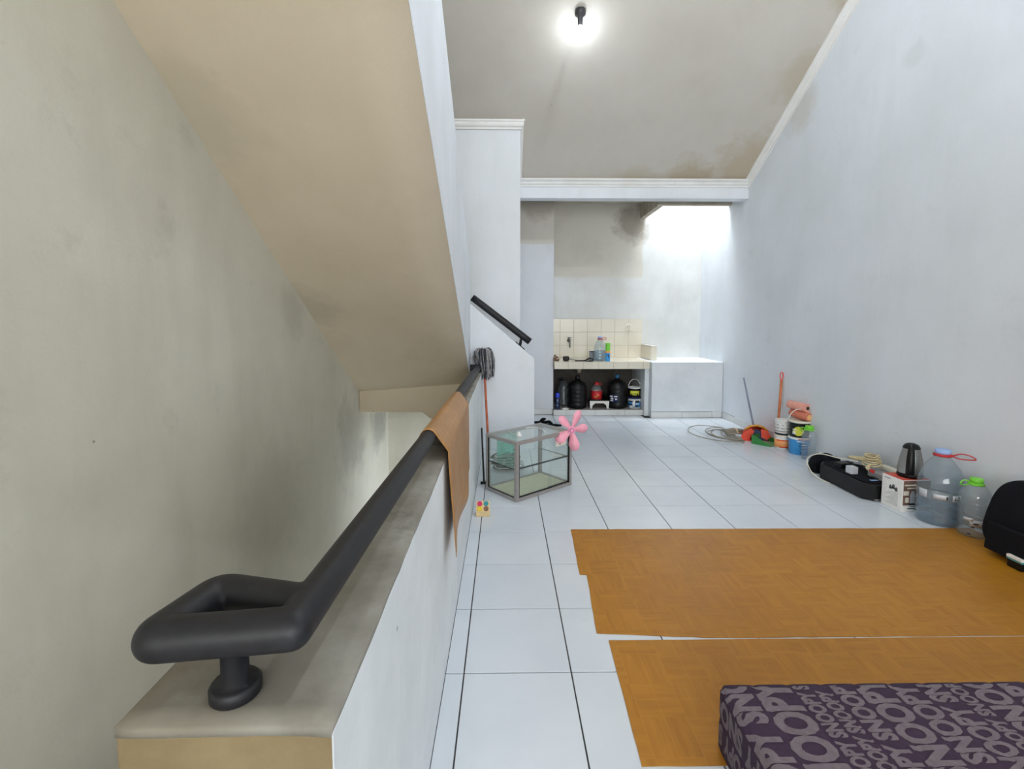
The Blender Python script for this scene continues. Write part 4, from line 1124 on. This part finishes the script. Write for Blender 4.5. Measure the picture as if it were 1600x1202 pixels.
strokes(t, 'label_print', 'paper_white', 0.0945, [(-0.55, 0.03, 0.16, 0.03), (-0.5, 0.07, 0.2, 0.01)], fc2)
# two rolls on top
rd = (Vector((0.75, -0.66, 0))).normalized()
def roll(lb, c_, r, L, mt, end, d, catn):
    t = thing('roll', lb, catn, c_)
    d = d.normalized(); g = G(); g.tube([-d * L / 2, -d * (L / 2 - .003), d * (L / 2 - .003), d * L / 2], [r * .97, r, r, r * .97], 24, cap=True); g.make('body', mt, t)
    e = d * (L / 2 + 0.0005); g = G(); g.tube([e, e + d * 0.0015], r * 0.62 if end == 'cut_wood' else r * .42, 20); g.make('core_or_hole_end', end, t); return t
rc = Vector((bx2 + 0.01, by2 + 0.02, 0.330))
roll('dark orange roll with pale wooden core lying on the black paint bucket', rc + Vector((0.0, 0.0, 0.044)), 0.040, 0.23, 'terracotta_roll', 'cut_wood', Vector((0.14, -0.98, -0.02)), 'roll')
roll('pale pink hollow roll lying on top of the dark orange roll', rc + Vector((-0.005, 0.03, 0.124)), 0.041, 0.23, 'pink_roll', 'ink_dark', Vector((0.18, -0.97, -0.01)), 'roll')  # dark end disc stands in for the shaded hollow of this roll
# clear bottle with lime cap in front of the blue bucket
p = atZ(1262, 716)
pet('clear_bottle', 'empty clear ribbed bottle with lime cap before the light blue bucket', 'bottle', 2.845, 4.43, 0.060, 0.315, 'clear_pet', 'green_cap', 'green_cap', 0, 7, neck=0.028, shoulder=0.7, handle=(PI, 0.05))

# ================================================================== RIGHT WALL CLUSTER, NEAR
# black equipment case
t = thing('equipment_case', 'long flat black case on the floor beside the kettle box', 'case', (0, 0, 0))
g = G(); out = [(2.597, 3.42), (2.66, 3.362), (2.88, 3.362), (2.88, 3.95), (2.66, 3.95), (2.597, 3.88)]
g.prism(out, 'z', 0.004, 0.122); g.make('body', 'black_plastic', t, bevel=0.006)
out2 = [(2.615, 3.44), (2.668, 3.382), (2.865, 3.382), (2.865, 3.93), (2.67, 3.93), (2.615, 3.87)]
g = G(); g.prism(out2, 'z', 0.122, 0.130); g.make('lid', 'black_fabric', t, bevel=0.003)
G().box((2.68, 3.43, 0.130), (2.735, 3.455, 0.1315)).make('blue_sticker', 'pale_blue_cap', t)
G().box((2.655, 3.358, 0.010), (2.70, 3.364, 0.018)).make('latch', 'steel', t)
TZ = 0.1325
t = thing('power_adapter', 'square white power adapter on the black case lid', 'adapter', (2.655, 3.60, TZ), 0.05)
G().box((-0.028, -0.03, 0), (0.028, 0.03, 0.055), bev=.005).make('body', 'white_silver', t)
g = G(); g.tube([(-.01, 0.03, .03), (-.01, 0.045, .03)], 0.003, 6); g.tube([(.01, 0.03, .03), (.01, 0.045, .03)], 0.003, 6); g.make('pin', 'steel', t)
t = thing('grey_box', 'low grey box on the near end of the black case', 'box', (2.785, 3.46, TZ), 0.02)
plain('mid_grey', srgb(150, 150, 150), 0.5)
G().box((-0.045, -0.07, 0), (0.07, 0.09, 0.042), bev=.004).make('body', 'mid_grey', t)
G().box((-0.046, -0.02, 0.004), (-0.0445, 0.05, 0.012)).make('slot', 'dark_grey_plastic', t)
t = thing('cable_pouch', 'soft black pouch slumped on the far end of the black case', 'pouch', (2.73, 4.02, 0.001))
g = G(); bmesh.ops.create_icosphere(g.bm, subdivisions=4, radius=1.0); random.seed(6)
for v in g.bm.verts:
    c_ = v.co.copy(); v.co = Vector((c_.x * 0.14, c_.y * 0.062 + 0.005, max(0.0, 0.07 + c_.z * 0.09 + 0.010 * math.sin(9 * c_.x + 3 * c_.y))))
for f in g.bm.faces: f.smooth = True
g.make('body', 'black_fabric', t)
t = thing('black_power_brick', 'black power brick with tangled lead on the black case', 'adapter', (2.70, 3.76, TZ), 0.3)
G().box((-0.05, -0.03, 0), (0.05, 0.04, 0.035), bev=.006).make('body', 'black_plastic', t)
g = G(); g.tube(smooth_path([(0.05, 0, .02), (0.1, -.05, .02), (0.07, -.12, .03), (-0.01, -.10, .05), (-.03, -.06, .045), (.03, -.05, .05)]), 0.005, 8); g.make('lead', 'black_plastic', t)
# beige cable bundle at the wall
random.seed(8)
t = thing('beige_cable', 'coiled beige cable heaped on the case against the wall', 'cable', (2.80, 3.63, TZ + .045))
g = G(); pts = []
for k in range(60):
    a_ = k * 0.52; rr = 0.062 - 0.0004 * k + random.uniform(-.006, .006); pts.append((0.005 + rr * math.cos(a_) * 0.75, -0.03 + rr * 1.35 * math.sin(a_), 0.022 + 0.0013 * k + 0.25 * rr * math.cos(a_)))
g.tube(smooth_path(pts, 4), 0.0062, 7); g.make('coil', 'beige_cable', t)
g = G()
for k in range(5): g.tube(smooth_path([(0.02 + .01 * k, 0.02, 0.03 + .006 * k), (0.0 + .008 * k, 0.12, 0.02 + .004 * k), (-0.02 + .008 * k, 0.20, 0.02)], 4), 0.0062, 7)
g.make('loops', 'beige_cable', t)
g = G(); g.tube(smooth_path([(-0.03, -0.06, 0.03), (-0.08, -0.10, 0.016), (-0.10, -0.16, 0.02)], 4), 0.012, 8); g.make('sleeve', 'beige_cable', t)
g = G(); g.tube([(-0.10, -0.16, 0.02), (-0.105, -0.19, 0.018)], 0.012, 10); g.make('plug', 'red_plastic', t)
o = G(); o.tube(smooth_path([(2.76, 3.68, 0.20), (2.70, 3.80, 0.19), (2.62, 3.93, 0.19), (2.565, 4.0, 0.13), (2.55, 3.93, 0.05), (2.572, 3.84, 0.008), (2.585, 3.74, 0.006)]), 0.004, 8)
o = o.make('white_lead', 'cream_plastic'); tag(o, 'thin white lead arching over the far end of the black case', 'cable')
t = thing('foam_wedge', 'long cream block lying between the coiled cable and kettle box', 'block', (2.865, 3.42, TZ + .045), 0.0)
G().box((-0.02, -0.04, 0.002), (0.03, 0.16, 0.03), bev=.006).make('body', 'cream_plastic', t)

# kettle box
KX, KY = 2.70, 3.175
t = thing('kettle_box', 'white and red printed cardboard box under the steel kettle', 'box', (KX, KY, 0.0005), 0.06)
kw, kd, kh = 0.20, 0.17, 0.219
G().box((0, 0, 0), (kw, kd, kh), bev=.0015).make('carton', 'paper_white', t)
G().box((0.002, 0.002, kh), (kw - .002, kd - .002, kh + .0012)).make('red_top_print', 'paper_red', t)
fp_ = G().box((0.004, -0.0012, 0.045), (kw - .002, 0, kh - .004)).make('front_print', 'ink_brown', t)
g = G(); g.box((0.01, -0.002, 0.180), (0.10, -0.0013, 0.190)); g.box((0.03, -0.002, 0.160), (0.12, -0.0013, 0.168)); g.box((0.005, -0.002, 0.115), (0.045, -0.0013, 0.145)); g.box((0.02, -0.002, 0.065), (0.045, -0.0013, 0.10)); g.make('pale_patches', 'cream_plastic', fp_)
for x0 in (0.055, 0.098):
    g = G(); g.prism([(x0, 0.06), (x0 + .034, 0.06), (x0 + .034, 0.12), (x0 + .026, 0.145), (x0 + .008, 0.145), (x0, 0.12)], 'y', -0.0022, -0.0013); g.make('printed_kettle', 'white_silver', fp_)
g = G(); g.box((0.045, -0.002, 0.046), (0.14, -0.0013, 0.06)); g.box((0.052, -0.0026, 0.035), (0.10, -0.0006, 0.039)); g.box((0.040, -0.0016, 0.020), (0.11, -0.0004, 0.026)); g.make('dark_print', 'ink_dark', t)
G().box((0.125, -0.0012, 0.001), (kw - .002, 0, 0.036)).make('red_corner', 'paper_red', t)
g = G()
for k in range(9): g.box((-0.0012, 0.035, 0.025 + 0.011 * k), (0.0, 0.135 - (k % 3) * .02, 0.0275 + 0.011 * k))
g.box((-0.0012, 0.10, 0.196), (0, 0.15, 0.202)); g.make('small_print', 'mid_grey', t)
g = G(); g.lathe([(0, 0), (0.014, 0), (0.010, 0.028), (0, 0.034)], 12, (-0.0, 0.075, 0.135), squash=(0.08, 1)); g.lathe([(0, 0), (0.012, 0), (0.009, 0.024), (0, 0.03)], 12, (-0.0, 0.052, 0.125), squash=(0.08, 1)); g.lathe([(0, 0), (0.012, 0), (0.009, 0.024), (0, 0.03)], 12, (-0.0, 0.098, 0.130), squash=(0.08, 1)); g.make('printed_kettles', 'chrome', t)
# kettle
kc = (2.815, 3.262, kh + 0.0025)
t = thing('electric_kettle', 'steel and black electric kettle standing on its cardboard box', 'kettle', kc, CAMDIR(kc[0], kc[1]))
G().lathe([(0, 0), (0.070, 0), (0.074, 0.006), (0.074, 0.020), (0.071, 0.030)], 36).make('base', 'black_plastic', t)
G().lathe([(0.071, 0.024), (0.0725, 0.034), (0.071, 0.070), (0.066, 0.115), (0.058, 0.160), (0.049, 0.200)], 36).make('steel_body', 'steel', t)
G().lathe([(0.050, 0.198), (0.049, 0.206), (0.040, 0.222), (0.022, 0.232), (0, 0.234)], 36).make('lid', 'black_plastic', t)
g = G(); hh = [(0.074, 0.028), (0.078, 0.034), (0.079, 0.075), (0.074, 0.12), (0.066, 0.165), (0.055, 0.205), (0.042, 0.226), (0.03, 0.23)]
L_ = [g.bm.verts.new((r * math.cos(-.30), r * math.sin(-.30), z)) for r, z in hh]; R_ = [g.bm.verts.new((r * math.cos(.30), r * math.sin(.30), z)) for r, z in hh]; Mi = [g.bm.verts.new((r * 1.12, 0, z)) for r, z in hh]
for i in range(len(hh) - 1): g._f([L_[i], Mi[i], Mi[i + 1], L_[i + 1]], True); g._f([Mi[i], R_[i], R_[i + 1], Mi[i + 1]], True)
g.make('handle', 'black_plastic', t, solid=0.006, offset=0)

# large jug and bottle with green cap
t = pet('water_jug_clear', 'large pale blue water jug with red ring handle, partly full', 'water jug', 2.823, 3.032, 0.120, 0.475, 'blue_pet', 'pale_blue_cap', 'red_plastic', 0.36, 4, neck=0.033, shoulder=0.56, handle=(-0.85, 0.11), z=0.0005)
fj = CAMDIR(2.82, 3.03)
band(t, 'label', 'clear_pet', 0.1215, 0.165, 0.225, fj - 1.3, fj + 1.3)
strokes(t, 'label_print', 'white_silver', 0.1225, [(-0.75, 0.17, 0.22, 0.05), (0.05, 0.175, 0.30, 0.03), (0.75, 0.17, 0.22, 0.04)], fj)
strokes(t, 'label_text', 'ink_dark', 0.1235, [(0.3, 0.178, 0.03, 0.022), (0.65, 0.175, 0.02, 0.02), (0.80, 0.178, 0.06, 0.01), (0.82, 0.192, 0.05, 0.01)], fj)
t = pet('clear_bottle', 'clear ribbed bottle with green cap between the large jug and backpack', 'bottle', 2.852, 2.828, 0.077, 0.35, 'clear_pet', 'green_cap', 'green_cap', 0, 8, neck=0.026, shoulder=0.68, handle=(PI * 0.95, 0.05), z=0.0035)
fb = CAMDIR(2.852, 2.828)
strokes(t, 'label_print', 'white_silver', 0.0795, [(0.3, 0.07, 0.5, 0.04), (-0.3, 0.10, 0.3, 0.02)], fb)
strokes(t, 'label_text', 'ink_dark', 0.081, [(0.15, 0.085, 0.15, 0.008), (0.0, 0.065, 0.10, 0.006), (-0.2, 0.02, 0.1, 0.006)], fb)

# backpack
t = thing('backpack', 'black backpack slumped against the right wall on the vinyl mat', 'backpack', (2.83, 2.44, 0.004))
g = G(); bmesh.ops.create_uvsphere(g.bm, u_segments=40, v_segments=28, radius=1.0)
def sp(v, e): return math.copysign(abs(v) ** e, v)
for v in g.bm.verts:
    c_ = v.co.copy(); z = 0.215 + 0.215 * sp(c_.z, 0.5); tz = z / 0.43
    wx = 0.125 * (1 - 0.38 * tz); wy = 0.275 * (1 - 0.20 * tz * tz)
    x = wx * sp(c_.x, 0.55) + 0.045 * tz; y = wy * sp(c_.y, 0.55)
    x = min(x + 0.006 * math.sin(11 * y + 7 * z), 0.112); v.co = Vector((x, y, z))
for f in g.bm.faces: f.smooth = True
g.make('body', 'black_fabric', t)
g = G(); g.prism([(-0.16, 0.03), (0.16, 0.03), (0.15, 0.19), (-0.15, 0.19)], 'x', -0.142, -0.118); g.make('front_pocket', 'black_fabric', t, bevel=0.008)
g = G(); g.tube(smooth_path([(0.0, 0.04, 0.41), (0.01, 0.02, 0.45), (0.01, -0.04, 0.45), (0.0, -0.06, 0.41)]), 0.007, 8); g.make('top_loop', 'black_fabric', t)
# small things cut by the right edge
t = thing('notebook', 'white and teal notebook leaning on the foot of the backpack', 'book', (2.695, 2.42, 0.045), 0)
G().box((-0.022, -0.04, 0.0), (0.0, 0.04, 0.010), bev=.002).make('cover', 'teal_paper', t)
G().box((-0.024, -0.038, 0.010), (0.0, 0.038, 0.024), bev=.001).make('pages', 'paper_white', t)
G().box((-0.020, -0.036, -0.041), (0.0, 0.036, 0.0), bev=.004).make('black_case', 'black_plastic', t)
t = thing('blue_cup', 'small grey blue cup on the vinyl mat at the right edge', 'cup', (2.545, 2.165, 0.003))
plain('grey_blue', srgb(120, 130, 170), 0.4)
G().lathe([(0, 0.001), (0.028, 0.001), (0.034, 0.07), (0.036, 0.072), (0.033, 0.071), (0.026, 0.006), (0, 0.006)], 24).make('body', 'grey_blue', t)
G().tube(smooth_path([(0.033, 0, 0.06), (0.055, 0, 0.05), (0.052, 0, 0.025), (0.03, 0, 0.018)]), 0.004, 8).make('handle', 'grey_blue', t)

# ================================================================== CEILING BULB
plain('bulb_holder', srgb(46, 44, 46), 0.5)
def bulb(label, x, y, z, strength):
    t = thing('ceiling_bulb', label, 'light bulb', (x, y, z))
    G().lathe([(0, 0.0), (0.045, 0.0), (0.045, -0.04), (0.026, -0.055), (0.022, -0.06), (0.022, -0.13), (0, -0.13)], 28).make('holder', 'bulb_holder', t)
    k = N('bulb_glow'); em = k.n('ShaderNodeEmission'); em.inputs[0].default_value = (0.84, 0.91, 1.0, 1); em.inputs[1].default_value = strength
    k.l(em.outputs[0], k.out.inputs[0])
    G().lathe([(0.015, -0.130), (0.022, -0.142), (0.034, -0.170), (0.037, -0.195), (0.033, -0.217), (0.020, -0.232), (0, -0.237)], 28).make('bulb_glass', k.m, t)
bulb('lit white bulb in a dark holder on the sloping ceiling', 0.645, 4.33, CEIL(4.33) + 0.01, BULB_STRENGTH)
bulb('brighter bulb on the flat ceiling over the near half of the room', 1.1, 2.3, ZT, LAMP_STRENGTH)
